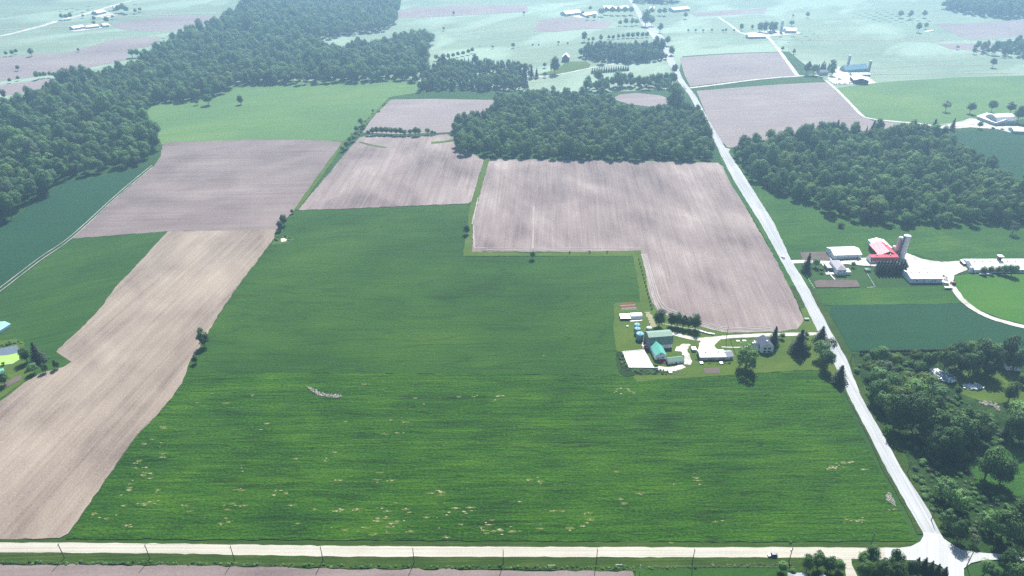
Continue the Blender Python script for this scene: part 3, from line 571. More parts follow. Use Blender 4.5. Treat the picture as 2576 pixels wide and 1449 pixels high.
ORD = 'first second third fourth fifth sixth seventh eighth ninth tenth eleventh twelfth thirteenth fourteenth fifteenth'.split()
def in_rows(L, rows, fmt):         # (kind, x, y, r) with a label that counts along each row, from the left
    L = sorted(L, key=lambda t: t[2]); n = -(-len(L)//len(rows)); out = []
    for i, rn in enumerate(rows):
        for j, t in enumerate(sorted(L[i*n:(i+1)*n], key=lambda t: t[1])): out.append((*t, fmt.format(ORD[j], rn)))
    return out
# ------------------------------------------------------------------ single trees, crown centre and half width in photo pixels
B, D, Fr, A, P_, C, CE, BU = 'broad', 'dark', 'fresh', 'airy', 'pale', 'conifer', 'cedar', 'bush'
for a in [
 (D,1660,799,17,'large round dark tree at the west end of the row above the green-roofed barn'),
 (D,1691,803,13,'second tree of the farm windbreak, just right of the large round one'), (D,1706,803,14,'third tree of the farm windbreak above the barn lane'),
 (D,1720,808,13,'fourth tree of the farm windbreak, lower and broad'), (D,1735,811,12,'fifth tree of the farm windbreak, smallest of the row'), (D,1751,809,16,'last tree at the east end of the farm windbreak'),
 (A,1882,893,36,'big loose-crowned tree between the machine shed and the white farmhouse'),
 (Fr,1968,845,9,'small fresh green tree between the two tall spruces by the farmhouse'), (Fr,2028,842,8,'small tree right of the widest spruce near the lane'),
 (Fr,2032,876,12,'light green fruit tree on the lawn beside the side road'), (B,2068,880,24,'large green tree standing where the farm lane meets the side road'),
 (P_,2090,868,20,'silvery willow leaning over the side road'), (B,2080,906,24,'broad tree below the willow at the edge of the side road'),
 (D,1174,577,9,'lone dark tree on the grass strip between the crop and the ploughed field'), (B,1340,643,9,'lone tree on the corner of the grass strip below the ploughed field'),
 (D,713,552,11,'dark tree on the field boundary, upper of the pair above the pale pond hole'), (D,704,567,9,'dark tree on the field boundary just above the pale pond hole'),
 (D,510,852,16,'round dark tree on the boundary between ploughed and green fields at left'), (B,503,835,9,'pale-topped small tree just above the round boundary tree'), (D,489,903,9,'small round tree on the boundary below the larger one'),
 (D,61,892,15,'dense dark tree beside the duckweed pond'), (B,82,926,14,'grey-green bushy tree between the pond spruce and the ploughed field'), (D,110,925,10,'low dark tree at the edge of the ploughed field by the pond'), (D,140,915,10,'small dark tree nearest the tip of the ploughed field by the pond'),
 (D,5,950,15,'dark tree in front of the teal-roofed house at the left edge'), (Fr,8,915,5,'small shrub-like tree at the corner of the duckweed pond'),
 (D,603,250,8,'lone tree standing out in the upper green field'), (B,522,249,13,'leaning tree at the forest edge of the upper green field'), (P_,494,256,7,'small pale tree at the forest edge of the upper green field'),
 (B,2054,661,11,'round tree beside the tall spruce at the farmhouse by the side road'), (Fr,2147,665,7,'small fresh green tree in front of the long white shed'), (Fr,2067,680,6,'thin young tree on the lawn left of the purple-roofed house'),
 (Fr,2475,680,10,'first small tree in front of the long white poultry barn'), (Fr,2493,679,10,'second small tree in front of the long white poultry barn'), (Fr,2514,679,10,'third small tree in front of the long poultry barn, slender'),
 (B,2531,677,13,'fourth small tree in front of the long poultry barn'), (B,2549,679,15,'fifth and largest tree in front of the long poultry barn'), (P_,2552,573,15,'silvery grey tree at the edge of the east wood'), ('palebush',2116,566,10,'pale grey bush standing out in the pasture below the east wood'),
 (D,1697,172,9,'tall dark tree on the left verge of the side road near the far crossroads'), (B,1506,195,14,'round tree standing alone above the strip of wood north of the boundary'),
 (D,1699,247,24,'large rounded dark tree at the north corner of the property beside the road'), (D,1396,163,14,'round dark tree on the pale lawn below the far barn'), (B,1370,165,5,'small tree left of the round tree on the pale lawn'),
 (P_,1514,144,13,'pale round tree in front of the roadside conifer wood'), (B,1371,188,6,'square-looking tree beside the pale far lane'),
 (D,1470,91,8,'tall round tree on the fence line in the far fields'), (D,1512,94,6,'narrow dark tree on the far fence line'), (B,1405,107,4,'small tree on the far fence line, left of the tall round one'),
 (B,1291,114,6,'single tree on the far hedge line, upper centre'), (P_,1239,118,4,'thin pale tree on the far hedge line, upper centre'), (B,1141,34,4,'faint lone tree in the pale fields at upper centre left'), (B,1116,73,3.5,'faint small tree above the end of the forest'), (B,1318,32,4,'faint lone tree in the pale fields at upper centre'),
 (B,1679,104,9,'large tree on the right verge of the far side road'), (D,1690,126,8,'dark tree on the right verge of the far side road, lower of two'), (B,1661,72,9,'roadside tree above the tall verge trees of the far road'), (B,1640,55,9,'roadside tree near the dip of the far road'), (D,1625,44,13,'broad tree hiding the dip in the far road'),
 (B,1969,123,5,'small tree beside the far farm lane, upper right'), (D,1998,129,4.5,'small dark bush-like tree on the hedge line at upper right'), (P_,2382,266,12,'thin pale tree in the meadow, left of the pair near the white dairy barns'), (P_,2444,270,13,'thin pale tree nearest the white dairy barns'), (B,2498,267,13,'bushy tree behind the roof of the white dairy barns'), (P_,2545,270,14,'pale tree behind the right end of the white dairy barns'), (B,2565,290,16,'tree at the right edge beside the white dairy barns'),
 (B,2466,315,8,'round tree in front of the white dairy barns'), (P_,2409,119,5,'pale lone tree in the meadow left of the willow wood'), (B,2500,158,10,'dark tree below the willow wood at the right edge'), (B,2452,128,7,'tree at the left end of the willow wood'),
 (D,2032,169,11,'dark tree left of the grey farmhouse at the middle right farm'), (B,2049,176,11,'round pale-topped tree beside the grey farmhouse'), (D,2095,176,9,'dark tree between the grey farmhouse and the silo barn'), (D,2096,163,9,'dark tree behind the silo barn farm house'),
 (B,330,133,10,'first of two trees standing at the edge of the far left forest'), (B,344,135,8,'second of two trees standing at the edge of the far left forest'), (B,77,132,8,'single tree in the hazy fields at far left'), (B,44,171,6,'small tree on the hazy far left ploughed field'), (D,7,236,8,'dark tree at the left edge above the forest'), (B,197,126,4,'tiny lone tree on the far left field line'),
 (B,2032,38,6,'faint tree alone in the hazy upper right fields'), (P_,1995,40,4,'faint thin tree in the hazy upper right fields'), (B,2266,36,8,'first of three hazy trees in the upper right field'), (B,2290,38,8,'second of three hazy trees in the upper right field'), (B,2326,36,7,'third of three hazy trees in the upper right field'), (B,2312,70,9,'tree beside the pale track in the upper right field'), (B,2330,66,6,'smaller tree beside the pale track in the upper right field'),
 (B,1992,58,7,'tree behind the far white barn with the silo')]:
    tree(*a)
g_ = 'row of young trees along the far lane'
for x in (1732,1750,1769,1791,1819,1826,1847): tree(B, x, 77, 3.6, 'small young tree in the evenly spaced row along the far lane', g_)
for x, r in ((1913,8),(1925,9),(1940,9),(1950,8),(1866,6),(1893,4)): tree(D, x, 67, r, 'dark tree in the shelter belt behind the far long white barn', 'shelter belt of the far farm')
tree_mass(B, ((1127,143,6),(1140,140,6),(1152,137,6),(1165,134,6),(1178,131,6),(1188,127,6),(1076,142,8),(1097,145,7)), 'hazy trees in the short hedgerow right of the far forest')
tree_mass(D, ((1481,99,4),(1492,98,5),(1532,93,5),(1543,93,5),(1556,91,5),(1568,90,5),(1580,88,6),(1592,88,6),(1604,87,6),(1616,87,6),(1628,86,6)), 'hazy trees in the far hedgerow running to the side road')
for x, y, r in ((1355,112,3),(1340,112,3),(1428,108,3)): tree('bush', x, y, r, 'tiny bush on the far hedge line at upper centre', 'bushes on the far hedge line')
for i in range(16): tree('conifer', 1490+i*6, 177-i*.5, 4.6, 'dark conifer in the clipped windbreak below the roadside wood', 'conifer windbreak beside the far road', k=.8)
for k, x, y, r, lb in in_rows([(B, *q) for q in ((926,334,7),(937,331,8),(948,330,8),(960,329,9),(972,329,9),(984,329,9),(996,331,9),(1007,332,8),(1017,333,8),(1031,333,7),(1045,332,9),(1053,333,8),(1076,330,8),(1087,335,5),(1094,335,4))], ['hedgerow'], '{} tree from the left in the {} across the small north ploughed field'): tree(k, x, y, r, lb, 'hedgerow in the small north ploughed field')
for x, y, r in ((938,280,4),(908,308,8),(897,326,7),(889,347,8),(880,352,7),(872,366,8),(862,374,7),(914,318,5),(735,533,5)): tree(B, x, y, r, 'tree on the boundary fence between the ploughed field and the green field beyond', 'trees on the west boundary fence')
for x, y, r in ((1320,181,11),(1337,178,9),(1350,182,7),(1308,176,9)): tree('conifer', x, y, r, 'dark spruce in the clump above the mixed wood lane', 'spruce clump by the far lane')
tree_mass(B, ((155,43,6),(165,42,6),(176,41,6),(208,40,4),(236,48,5),(268,52,7),(296,24,7),(308,20,9),(318,26,7),(340,28,5),(352,24,5),(283,43,4),(15,136,5),(30,133,6),(40,130,5),(236,58,5)), 'faint hazy trees around the farmstead in the far left distance')
tree_mass(B, ((92,191,8),(102,190,6),(112,189,6),(126,188,6),(137,189,7),(45,197,5),(24,203,5)), 'trees in the broken hedgerow left of the forest between two ploughed fields')
tree_mass(B, ((1513,30,9),(1525,27,8),(1540,28,8),(1556,28,8),(1572,28,8),(1588,27,8),(1478,44,5),(1495,44,5),(1466,33,5),(1485,22,5),(1560,58,6),(1575,56,7),(1590,56,7),(1602,55,7),(1660,30,7),(1640,28,8),(1672,30,7),(1725,40,6)), 'faint hazy trees around the white farms at the far end of the road')
# conifers
for bx, by, rad, h, lab in [(1944,868,5.0,17,'narrow dark spruce behind the white farmhouse'),(2006,888,7.6,21,'widest tall spruce on the farm lawn by the lane'),(2062,862,6.2,15,'spruce beside the side road at the mouth of the farm lane'),
    (2108,962,6.2,15,'dense dark spruce at the crop corner beside the side road'),(2027,684,5.6,19,'tall spruce at the farmhouse beside the side road junction'),(100,912,5.8,18,'tall dark spruce beside the duckweed pond'),
    (2342,344,9,24,'pair of merged spruces at the lane end, taller one'),(2352,346,8,18,'pair of merged spruces at the lane end, lower one'),(2394,327,5,17,'slim spruce beside the lane to the white dairy barns'),
    (2055,352,8,19,'first spruce rising above the far edge of the east wood'),(2068,354,7,18,'second spruce above the far edge of the east wood'),(2100,346,9,24,'tallest spruce at the far edge of the east wood'),(2151,342,6,20,'slim spruce at the far edge of the east wood'),(2191,342,7,22,'lone spruce toward the right of the far wood edge'),(2082,352,7,18,'spruce left of the tallest one at the far wood edge')]:
    treeb('conifer', bx, by, rad, h, lab)
for i in range(9):
    for j in range(2):
        treeb('conifer', 2205+i*8.2+j*3, 681+j*8, 2.9, 11.5, 'dark spruce in the dense double row between the yard and the white shed', 'dense spruce block by the farmyard')
for x, y, r in ((2067,168,6),(2076,166,6),(2085,168,6),(2060,170,6),(2072,162,6)): tree('conifer', x, y, r, 'dark conifer in the clump behind the grey farmhouse', 'conifer clump of the middle right farm')
# thickets and garden trees east of the side road and along the bottom edge
T1 = 'trees of the thicket east of the side road'
for k, x, y, r, lb in in_rows([(B,2200,895,18),(B,2218,898,20),(Fr,2253,906,20),(P_,2237,930,22),(Fr,2195,930,24),(B,2210,955,30),(Fr,2285,965,30),(B,2240,968,30),(Fr,2330,972,36),(Fr,2265,1000,36),(B,2350,995,34),(B,2225,1010,26),(D,2262,1035,34),(D,2310,1035,38),(B,2180,905,12),(D,2345,1030,32),(B,2212,985,28),(B,2305,990,34)], ['top', 'middle', 'bottom'], '{} tree from the road in the {} row of the leafy thicket'):
    tree(k, x, y, r, lb, T1)
T2 = 'dark trees shading the yard at right'
for k, x, y, r, lb in in_rows([(D,2385,900,26),(D,2412,890,24),(D,2475,892,30),(D,2450,910,26),(D,2500,905,28),(Fr,2446,876,18),(D,2540,880,28),(B,2508,888,20),(D,2340,905,20),(D,2425,915,22),(D,2490,925,22),(D,2560,905,22)], ['back', 'front'], '{} tree from the left, {} row of the belt above the scrap piles'):
    tree(k, x, y, r, lb, T2)
for a in [(D,2313,930,17,'round dense tree left of the white scrap pile, lower of the bright-topped three'),(Fr,2303,898,18,'round bright-topped tree left of the white scrap pile, first'),(Fr,2333,905,16,'round bright-topped tree nearest above the scrap pile'),
          (D,2547,985,20,'round dark tree on the lawn at the right edge'),(D,2412,982,9,'small round dark bush-like tree by the lower scrap pile'),(D,2575,955,12,'dark round tree cut by the right edge beside the lawn'),
          (A,2380,1230,34,'tall loose-crowned tree standing above the bank of the side road'),(A,2415,1255,30,'second loose-crowned tree, right of the tallest above the road bank'),(Fr,2422,1150,18,'small bright tree on the rough ground right of the dark thicket'),
          (D,2495,1165,34,'wide dark willow on the rough ground at right'),(D,2530,1185,28,'right half of the wide dark willow pair'),(A,2490,1310,28,'slender loose tree in the rough ground near the lower right'),
          (P_,2451,1357,15,'pale shrubby tree above the right arm of the crossroads'),(D,2420,1335,26,'dark tree above the crossroads, left of the pale one'),(A,2385,1300,24,'loose tree at the bank directly above the crossroads'),
          (D,2535,1320,36,'large dark tree in the lower right corner above the road'),(D,2570,1290,30,'large dark tree cut by the right edge, lower'),(B,2565,1040,30,'large dark tree cut by the right edge, beside the lawn'),(D,2560,1070,30,'dark tree below the lawn at the right edge'),
          (D,2200,905,8,'small dark tree by the thicket driveway')]:
    tree(*a)
for k, x, y, r, lb in in_rows([(D, *q) for q in [(2345,1065,30),(2375,1080,34),(2410,1085,34),(2370,1115,32),(2395,1110,30),(2350,1100,26),(2460,1065,28),(2440,1090,28),(2420,1055,30),(2480,1090,24)]], ['upper', 'lower'], '{} tree from the left, {} row of the tall dark clump below the thicket'):
    tree(k, x, y, r, lb, 'tall dark clump right of the side road')
treeb('conifer', 2527, 1100, 4.5, 15, 'narrow dark conifer between the dark clump and the right edge')
treeb('conifer', 2575, 1095, 7, 20, 'tall dark conifer at the right edge below the lawn')
for i in range(30):
    tree('cedar', 2166+i*7.8, 884.5-i*.12, 6.2, 'clipped dark cedar in the long hedge along the top of the wooded yard', 'long cedar hedge', k=.75)
for k, x, y, r, lab in [(D,2034,1416,19,'dark tree left of the cluster by the bottom driveway'),(P_,2062,1391,9,'small pale tree rising above the bottom driveway cluster'),(D,2062,1412,19,'central dark tree of the cluster by the bottom driveway'),(D,2088,1420,18,'dark tree of the bottom driveway cluster, nearest the grey roof'),(B,2112,1424,16,'right-hand tree of the cluster by the bottom driveway'),
   (B,1968,1428,14,'loose bush-like tree at the pole left of the bottom cluster'),(B,1994,1440,10,'small tree at the bottom edge left of the grey roof'),
   (B,2192,1398,22,'leafy tree right of the bottom driveway, upper'),(B,2172,1408,17,'leafy tree at the right side of the bottom driveway'),(D,2178,1432,20,'dark tree at the bottom edge right of the driveway'),(D,2256,1406,22,'round dark tree above the junction, bottom right cluster'),(D,2222,1432,22,'dark tree at the bottom edge of the junction cluster'),(D,2262,1438,22,'dark tree at the bottom edge below the round one'),(D,2296,1430,18,'dark tree of the junction cluster beside the conifers'),
   (B,2482,1432,22,'leafy tree on the grass island right of the crossroads'),(B,2500,1445,18,'tree at the bottom edge right of the crossroads island'),(D,2540,1412,26,'dark tree below the right arm of the crossroads'),(Fr,2566,1392,18,'bright tree at the lower right edge'),(D,2560,1440,26,'dark tree in the bottom right corner')]:
    tree(k, x, y, r, lab)
for bx, by, r, h in [(2303,1428,2.6,8),(2320,1432,2.8,9),(2336,1440,2.7,9),(2352,1448,2.8,9),(2371,1452,3,8)]:
    treeb('conifer', bx, by, r, h, 'small conifer in the row ending the bottom right cluster by the junction', 'small conifers by the junction')
for x, y, r, lab in [(2156,932,9,'round bush in the grass below the thicket driveway'),(2163,920,5,'small bush just above the round bush by the thicket driveway'),(2214,1040,7,'small dark bush on the grass left of the thicket'),(2304,1127,8,'round pale-topped bush at the left of the dark clump'),(2183,976,6,'small bush beside the side road verge'),(1989,1364,5,'small yellow-green bush at the crop edge above the cross road'),
                    (2158,655,3,'tiny shrub in front of the long white shed door')]:
    tree('bush', x, y, r, lab)
for i in range(14):
    p = at(1607+i*2.5, 655+i*9.6); place_tree('fresh', p.x, p.y, .9, 2.2, 'newly planted sapling in the line along the grass strip', 'line of saplings on the grass strip')
for x, y in ((1433,638),(1527,637),(1483,637)): treeb('fresh', x, y, 1.0, 2.6, 'newly planted sapling on the level part of the grass strip', 'saplings on the level grass strip')

# ------------------------------------------------------------------ buildings
ZA = lambda x, y: (1529.5+x/6.75, 751.3+y/6.75)
ZB = lambda x, y: (1717.3+x/6.4, 791.6+y/6.4)
ZC = lambda x, y: (1999.1+x/8.309, 563.5+y/8.309)
ZD = lambda x, y: (2254+x/8, 563.5+y/8)
ribbed('white_steel', (.84,.92,.98), .45); ribbed('white_roof_steel', (.72,.74,.75), .6, .4); ribbed('grey_steel', (.42,.45,.47), .5)
ribbed('teal_roof', (.09,.34,.27), .5, .4); ribbed('green_roof', (.13,.235,.175), .5, .6); ribbed('red_roof', (.58,.085,.115), .5, .4, spec=.5); ribbed('blue_steel', (.25,.45,.55), .35, .35, .35)
mat('white_boards', (.98,1.0,1.04)); mat('grey_boards', (.30,.29,.27)); mat('slate_shingles', (.055,.07,.10), .8); mat('mauve_shingles', (.34,.32,.36), .7); mat('glass', (.02,.025,.03), .12, 0, .6)
mat('door_white', (.70,.70,.69)); mat('door_dark', (.035,.035,.04)); mat('red_boards', (.22,.05,.045)); mat('stone_wall', (.30,.28,.25)); mat('silo_concrete', (.78,.79,.79), .8); mat('silo_stave', (.62,.64,.66), .8)
mat('dark_chute', (.10,.11,.13)); mat('white_dome', (.80,.81,.82), .4); mat('rust', (.17,.06,.045)); mat('weathered_wood', (.20,.17,.14)); mat('plastic_white', (.78,.79,.80), .4); mat('black_rubber', (.015,.015,.016), .7)
mat('shutter_paint', (.03,.035,.04)); mat('cream_trim', (.68,.66,.58)); mat('sheet_blue', (.22,.50,.66), .4); mat('shingle_grey', (.22,.24,.26)); mat('stone', (.16,.15,.14)); mat('pole_wood', (.14,.12,.10)); mat('white_paint', (.75,.75,.74))
def mm(n): return bpy.data.materials[n]
def prof_of(kind, W, eh, rise):
    if kind == 'gable': return [(0, eh), (W/2, eh+rise), (W, eh)]
    if kind == 'gambrel': return [(0, eh), (W*.17, eh+rise*.66), (W/2, eh+rise), (W*.83, eh+rise*.66), (W, eh)]
    if kind == 'mono': return [(0, eh), (W, eh+rise)]
    if kind == 'saltbox': return [(0, eh), (W*.68, eh+rise), (W, eh+rise*.35)]
    if kind == 'arch': return [(W/2-W/2*math.cos(math.pi*i/12), eh+rise*math.sin(math.pi*i/12)) for i in range(13)]
def bldg(name, label, cat, p0, p1, depth, eh, rise, roof='gable', ridge='x', wall='white_boards', roofm='white_roof_steel', wins=(), doors=(), over=.4, group=None, vents=0, chim=None, base=-1.5, turn=0, extra=None, win_kind='window'):
    a, b = at(*p0), at(*p1); L = (b-a).to_2d().length; rz = math.atan2(b.y-a.y, b.x-a.x)+R(turn); mid = (a+b)/2
    root = empty(name, (mid.x, mid.y, gz(mid.x, mid.y)), rz); tag(root, label, cat, group)
    x0, x1 = -L/2, L/2; D = depth
    if roof == 'hip':
        MB().box(x0, x1, 0, D, base, eh).build('wall', mm(wall), root)
        o = over; r = MB(); hw = min(L, D)/2; e = [(x0-o, -o, eh), (x1+o, -o, eh), (x1+o, D+o, eh), (x0-o, D+o, eh)]
        if D > L: R0, R1 = (0, hw, eh+rise), (0, D-hw, eh+rise); fs = [(e[0], e[1], R0), (e[1], e[2], R1, R0), (e[2], e[3], R1), (e[3], e[0], R0, R1)]
        else: R0, R1 = (x0+hw, D/2, eh+rise), (x1-hw, D/2, eh+rise); fs = [(e[0], e[1], R1, R0), (e[1], e[2], R1), (e[2], e[3], R0, R1), (e[3], e[0], R0)]
        for f in fs: r.face(f)
        k = len(r.v); r.box(x0-o, x1+o, -o, D+o, eh-.18, eh-.01); rf = r.build('roof', mm(roofm), root)
    else:
        W = D if ridge == 'x' else L; pf = prof_of(roof, W, eh, rise); off = 0 if ridge == 'x' else x0
        P = [(u+off, z) for u, z in pf]; ax = 'x' if ridge == 'x' else 'y'; s0, s1 = (x0, x1) if ridge == 'x' else (0, D)
        MB().prism([(P[0][0], base)]+P+[(P[-1][0], base)], s0, s1, ax).build('wall', mm(wall), root)
        def ext(q, p): d = Vector((p[0]-q[0], p[1]-q[1])).normalized()*over; return (p[0]+d.x, p[1]+d.y)
        Q = [ext(P[1], P[0])]+P[1:-1]+[ext(P[-2], P[-1])]
        r = MB(); r.prism([(u, z+.03) for u, z in Q]+[(u, z+.17) for u, z in Q[::-1]], s0-over, s1+over, ax); rf = r.build('roof', mm(roofm), root)
        for i in range(vents):
            t = s0+(s1-s0)*(i+.5)/vents; u = W/2+off; z = eh+rise; v = MB()
            if ridge == 'x': v.box(t-.45, t+.45, u-.45, u+.45, z-.3, z+.7)
            else: v.box(u-.45, u+.45, t-.45, t+.45, z-.3, z+.7)
            v.build('roof_vent', mm('silo_stave'), rf)
    if chim:
        x, y, h_ = chim; MB().box(x-.45, x+.45, y-.45, y+.45, eh, eh+rise+h_).build('chimney', mm('white_boards'), rf)
    def panel(spec, nm, m, dep=.07):
        face, u, z, w_, h_ = spec[:5]
        if face == 'f': bx = (u-w_/2, u+w_/2, -dep, .03, z, z+h_)
        elif face == 'l': bx = (x0-dep, x0+.03, u-w_/2, u+w_/2, z, z+h_)
        else: bx = (x1-.03, x1+dep, u-w_/2, u+w_/2, z, z+h_)
        return MB().box(*bx).build(nm, m, root), bx
    for s in wins:
        w_, bx = panel(s, 'window', mm('glass'))
        if len(s) > 5 and s[5] == 'shutters':
            for q in (-1, 1):
                c = s[1]+q*(s[3]/2+.28); MB().box(c-.25, c+.25, -.1, .03, s[2], s[2]+s[4]).build('shutter', mm('shutter_paint'), w_)
        if len(s) > 5:
            MB().box(bx[0]-.1, bx[1]+.1, -.14, .03, s[2]-.16, s[2]-.02).build('sill', mm('white_paint'), w_)
    for s in doors: panel(s, 'door', mm(s[5] if len(s) > 5 else 'door_white'), .09)
    if extra: extra(root, L, D)
    return root
def wl(n, L, z, w_, h_, x0=None): return [('f', -L/2+L*(i+.5)/n, z, w_, h_) for i in range(n)]
# farmstead inside the property
bldg('barn', 'big old bank barn with faded green roof beside the blue grain bins', 'barn', ZA(692,872), ZA(1085,842), 12.5, 6.6, 4.2, 'gambrel', 'x', 'grey_boards', 'green_roof',
     wins=[('f', 4.5, 1.0, .9, .7), ('f', 6.3, 1.0, .9, .7), ('l', 5, 4.5, 1, 1)], doors=[('f', 2.9, -.2, 1.1, 2.1, 'door_white')],
     extra=lambda r, L, D: MB().box(.1, L/2-.05, -.12, .02, -.4, 3.6).build('whitewashed_wall', mm('white_boards'), r))
bldg('barn', 'white gabled barn wing with teal roof beside the concrete yard', 'barn', ZA(797,1052), ZA(978,1040), 13.5, 4.4, 2.7, 'gable', 'y', 'white_boards', 'teal_roof',
     wins=[('f', -1.9, 1.9, 1.7, .6), ('f', 1.6, 1.9, 1.9, .6), ('f', 0, 4.7, .6, .8), ('l', 4, 1.8, 1.5, .6), ('l', 9, 1.8, 1.5, .6)], extra=lambda r, L, D: MB().box(.2-L/2+1, L/2, -4.2, -.1, -1.2, .9).build('pen', mm('red_boards'), r))
bldg('shed', 'low white shed with dark green roof at the end of the barns', 'shed', ZA(1022,1128), ZA(1281,1100), 5.2, 2.6, 1.6, 'gable', 'x', 'white_boards', 'green_roof', wins=[('f', -3, .9, .5, .7), ('f', 3.2, .9, .5, .7)], doors=[('f', 0, 0, 1.0, 2.0, 'door_dark')])
bldg('machine_shed', 'long low machine shed with white roof between the barns and the farmhouse', 'shed', ZB(275,742), ZB(683,735), 8.5, 3.2, 1.4, 'gable', 'x', 'grey_steel', 'white_roof_steel', doors=[('f', -5, 0, 3, 2.6, 'silo_stave'), ('f', 3, 0, 3, 2.6, 'silo_stave')], vents=2)
bldg('garage', 'small grey-roofed garage joined to the long machine shed', 'garage', ZB(690,734), ZB(808,722), 7.2, 3.0, 1.5, 'gable', 'x', 'white_boards', 'shingle_grey', wins=[('f', 1.2, 1.2, 1.6, .8)])
def porch(r, L, D):
    MB().box(-L/2-4.5, -L/2-.02, 2.5, 8.5, -1, 3.0).build('wing', mm('white_boards'), r)
    m_ = MB().prism([(2.1, 3.0), (5.5, 5.0), (8.9, 3.0)], -L/2-4.9, -L/2-.05, 'x').build('wing_roof', mm('slate_shingles'), r)
    MB().box(-1.6, 1.6, -2.4, -.1, -.3, .35).build('porch', mm('stone_wall'), r)
    MB().box(-L/2-3, -L/2-1.6, 8.6, 10.4, -.5, 2.6).build('back_entry', mm('white_boards'), r)
bldg('farmhouse', 'white two-storey farmhouse with slate blue roof and dark shutters', 'house', ZB(1250,622), ZB(1448,616), 11, 5.2, 3.0, 'gable', 'y', 'white_boards', 'slate_shingles',
     wins=[('f', -1.6, 3.4, .95, 1.4, 'shutters'), ('f', 1.6, 3.4, .95, 1.4, 'shutters'), ('f', -1.6, .8, .95, 1.4, 'shutters'), ('f', 1.6, .8, .95, 1.4, 'shutters')], doors=[('f', 3.7, 0, 1, 2.1, 'sheet_blue')], chim=(0, 3, .7), extra=porch)
bldg('garden_shed', 'small pale blue garden shed between the gravel and the machine shed', 'shed', ZB(152,604), ZB(215,602), 3, 2.1, .5, 'mono', 'x', 'grey_steel', 'white_roof_steel', over=.15)
bldg('quonset_shed', 'small arched white steel shed on the lawn above the grain bins', 'shed', ZA(392,372), ZA(584,362), 7.0, .9, 3.0, 'arch', 'x', 'white_steel', 'white_roof_steel', over=.05)
bldg('open_shed', 'low flat white-roofed shed attached left of the arched shed', 'shed', ZA(212,376), ZA(385,374), 6.0, 2.0, .5, 'mono', 'x', 'door_dark', 'white_steel', over=.1)
for i, (x, y, lab) in enumerate([(1687,941,'small white dog kennel beside the vegetable rows'), (1765,917.5,'tiny white kennel below the left end of the machine shed'), (1815,918,'white flat-topped kennel below the machine shed')]):
    bldg('kennel', lab, 'kennel', (x-3.4, y+.4), (x+3.4, y), 1.8, 1.1, .3, 'mono', 'x', 'weathered_wood', 'white_roof_steel', over=.12, doors=[('f', 0, 0, .6, .7, 'door_dark')])
def lathe_thing(name, label, cat, base, parts, group=None):
    p = at(*base); root = empty(name, (p.x, p.y, p.z)); tag(root, label, cat, group)
    for nm, prof, m in parts: MB().lathe(prof, 24).build(nm, mm(m), root, True)
    return root
def ribs(r, z0, z1, n): return [(r*(1+.012*(i % 2)), z0+(z1-z0)*i/n) for i in range(n+1)]
def silo(label, base, r, h, wall='silo_stave', cap='white_dome', flat=False, chute=None):
    root = lathe_thing('silo', label, 'silo', base, [('barrel', [(r, -1)]+ribs(r, 0, h, 26), wall), ('roof_dome', [(r*1.03, h), (r*.98, h+.35*r), (r*.72, h+.72*r), (r*.3, h+.92*r), (.05, h+r)] if not flat else [(r*1.03, h-.2), (r*1.03, h+.3), (r*.5, h+.9), (.1, h+1.1)], cap)])
    if chute is not None:
        a = R(chute); MB().tube((r*1.12*math.cos(a), r*1.12*math.sin(a), 0), (r*1.12*math.cos(a), r*1.12*math.sin(a), h+.3), r*.24, r*.24, 8).build('chute', mm('dark_chute'), root)
    return root
silo('short silo with white cap behind the green-roofed bank barn', ZA(680,640), 1.85, 7.6, 'dark_chute', 'white_dome', True)
for b_, r, h, lab in ((ZA(533,692), 2.6, 5.4, 'nearest and widest blue steel grain bin'), (ZA(492,600), 2.1, 5.2, 'middle blue grain bin of the three in line'), (ZA(487,520), 2.0, 4.6, 'farthest blue grain bin beside the arched shed')):
    lathe_thing('grain_bin', lab, 'grain bin', b_, [('barrel', [(r, -1)]+ribs(r, 0, h, 20), 'blue_steel'), ('cone_roof', [(r*1.06, h), (r*.3, h+r*.48), (.28, h+r*.52), (.28, h+r*.62)], 'blue_steel')], 'blue grain bins')
# concrete yard walls, sheds' clutter
def wall_line(name, label, cat, pts, h, t, m):
    P = [at(*q) for q in pts]; c = P[0]; b = MB()
    for p, q in zip(P[:-1], P[1:]):
        d = (q-p).to_2d().normalized(); n = Vector((-d.y, d.x))*t/2; z = min(p.z, q.z)
        for s in (0,): 
            a_ = [(p.x-c.x+n.x, p.y-c.y+n.y), (q.x-c.x+n.x, q.y-c.y+n.y), (q.x-c.x-n.x, q.y-c.y-n.y), (p.x-c.x-n.x, p.y-c.y-n.y)]; k = len(b.v)
            b.v += [(x, y, -1) for x, y in a_]+[(x, y, h) for x, y in a_]; b.f += [(k, k+1, k+5, k+4), (k+1, k+2, k+6, k+5), (k+2, k+3, k+7, k+6), (k+3, k, k+4, k+7), (k+4, k+5, k+6, k+7)]
    o = b.build(name, mm(m)); o.location = (c.x, c.y, c.z); tag(o, label, cat); return o
wall_line('yard_wall', 'low concrete wall round the white barnyard slab', 'wall', [(1621,881.5),(1566,886.5),(1582,926.3),(1657,927.3)], .9, .3, 'silo_concrete')
wall_line('feed_wall', 'long pale concrete bunk wall below the farm windbreak trees', 'wall', [(1744,829),(1760,835),(1780,841),(1797,843.5)], 1.4, .9, 'white_dome')
wall_line('fence_rail', 'white railing line under the windbreak beside the lane', 'railing', [(1666,815),(1700,822),(1744,829)], .5, .25, 'silo_concrete')
wall_line('feed_trough', 'white feed trough in front of the arched shed', 'trough', [ZA(372,392), ZA(545,384), ZA(578,372)], .7, .8, 'white_dome')
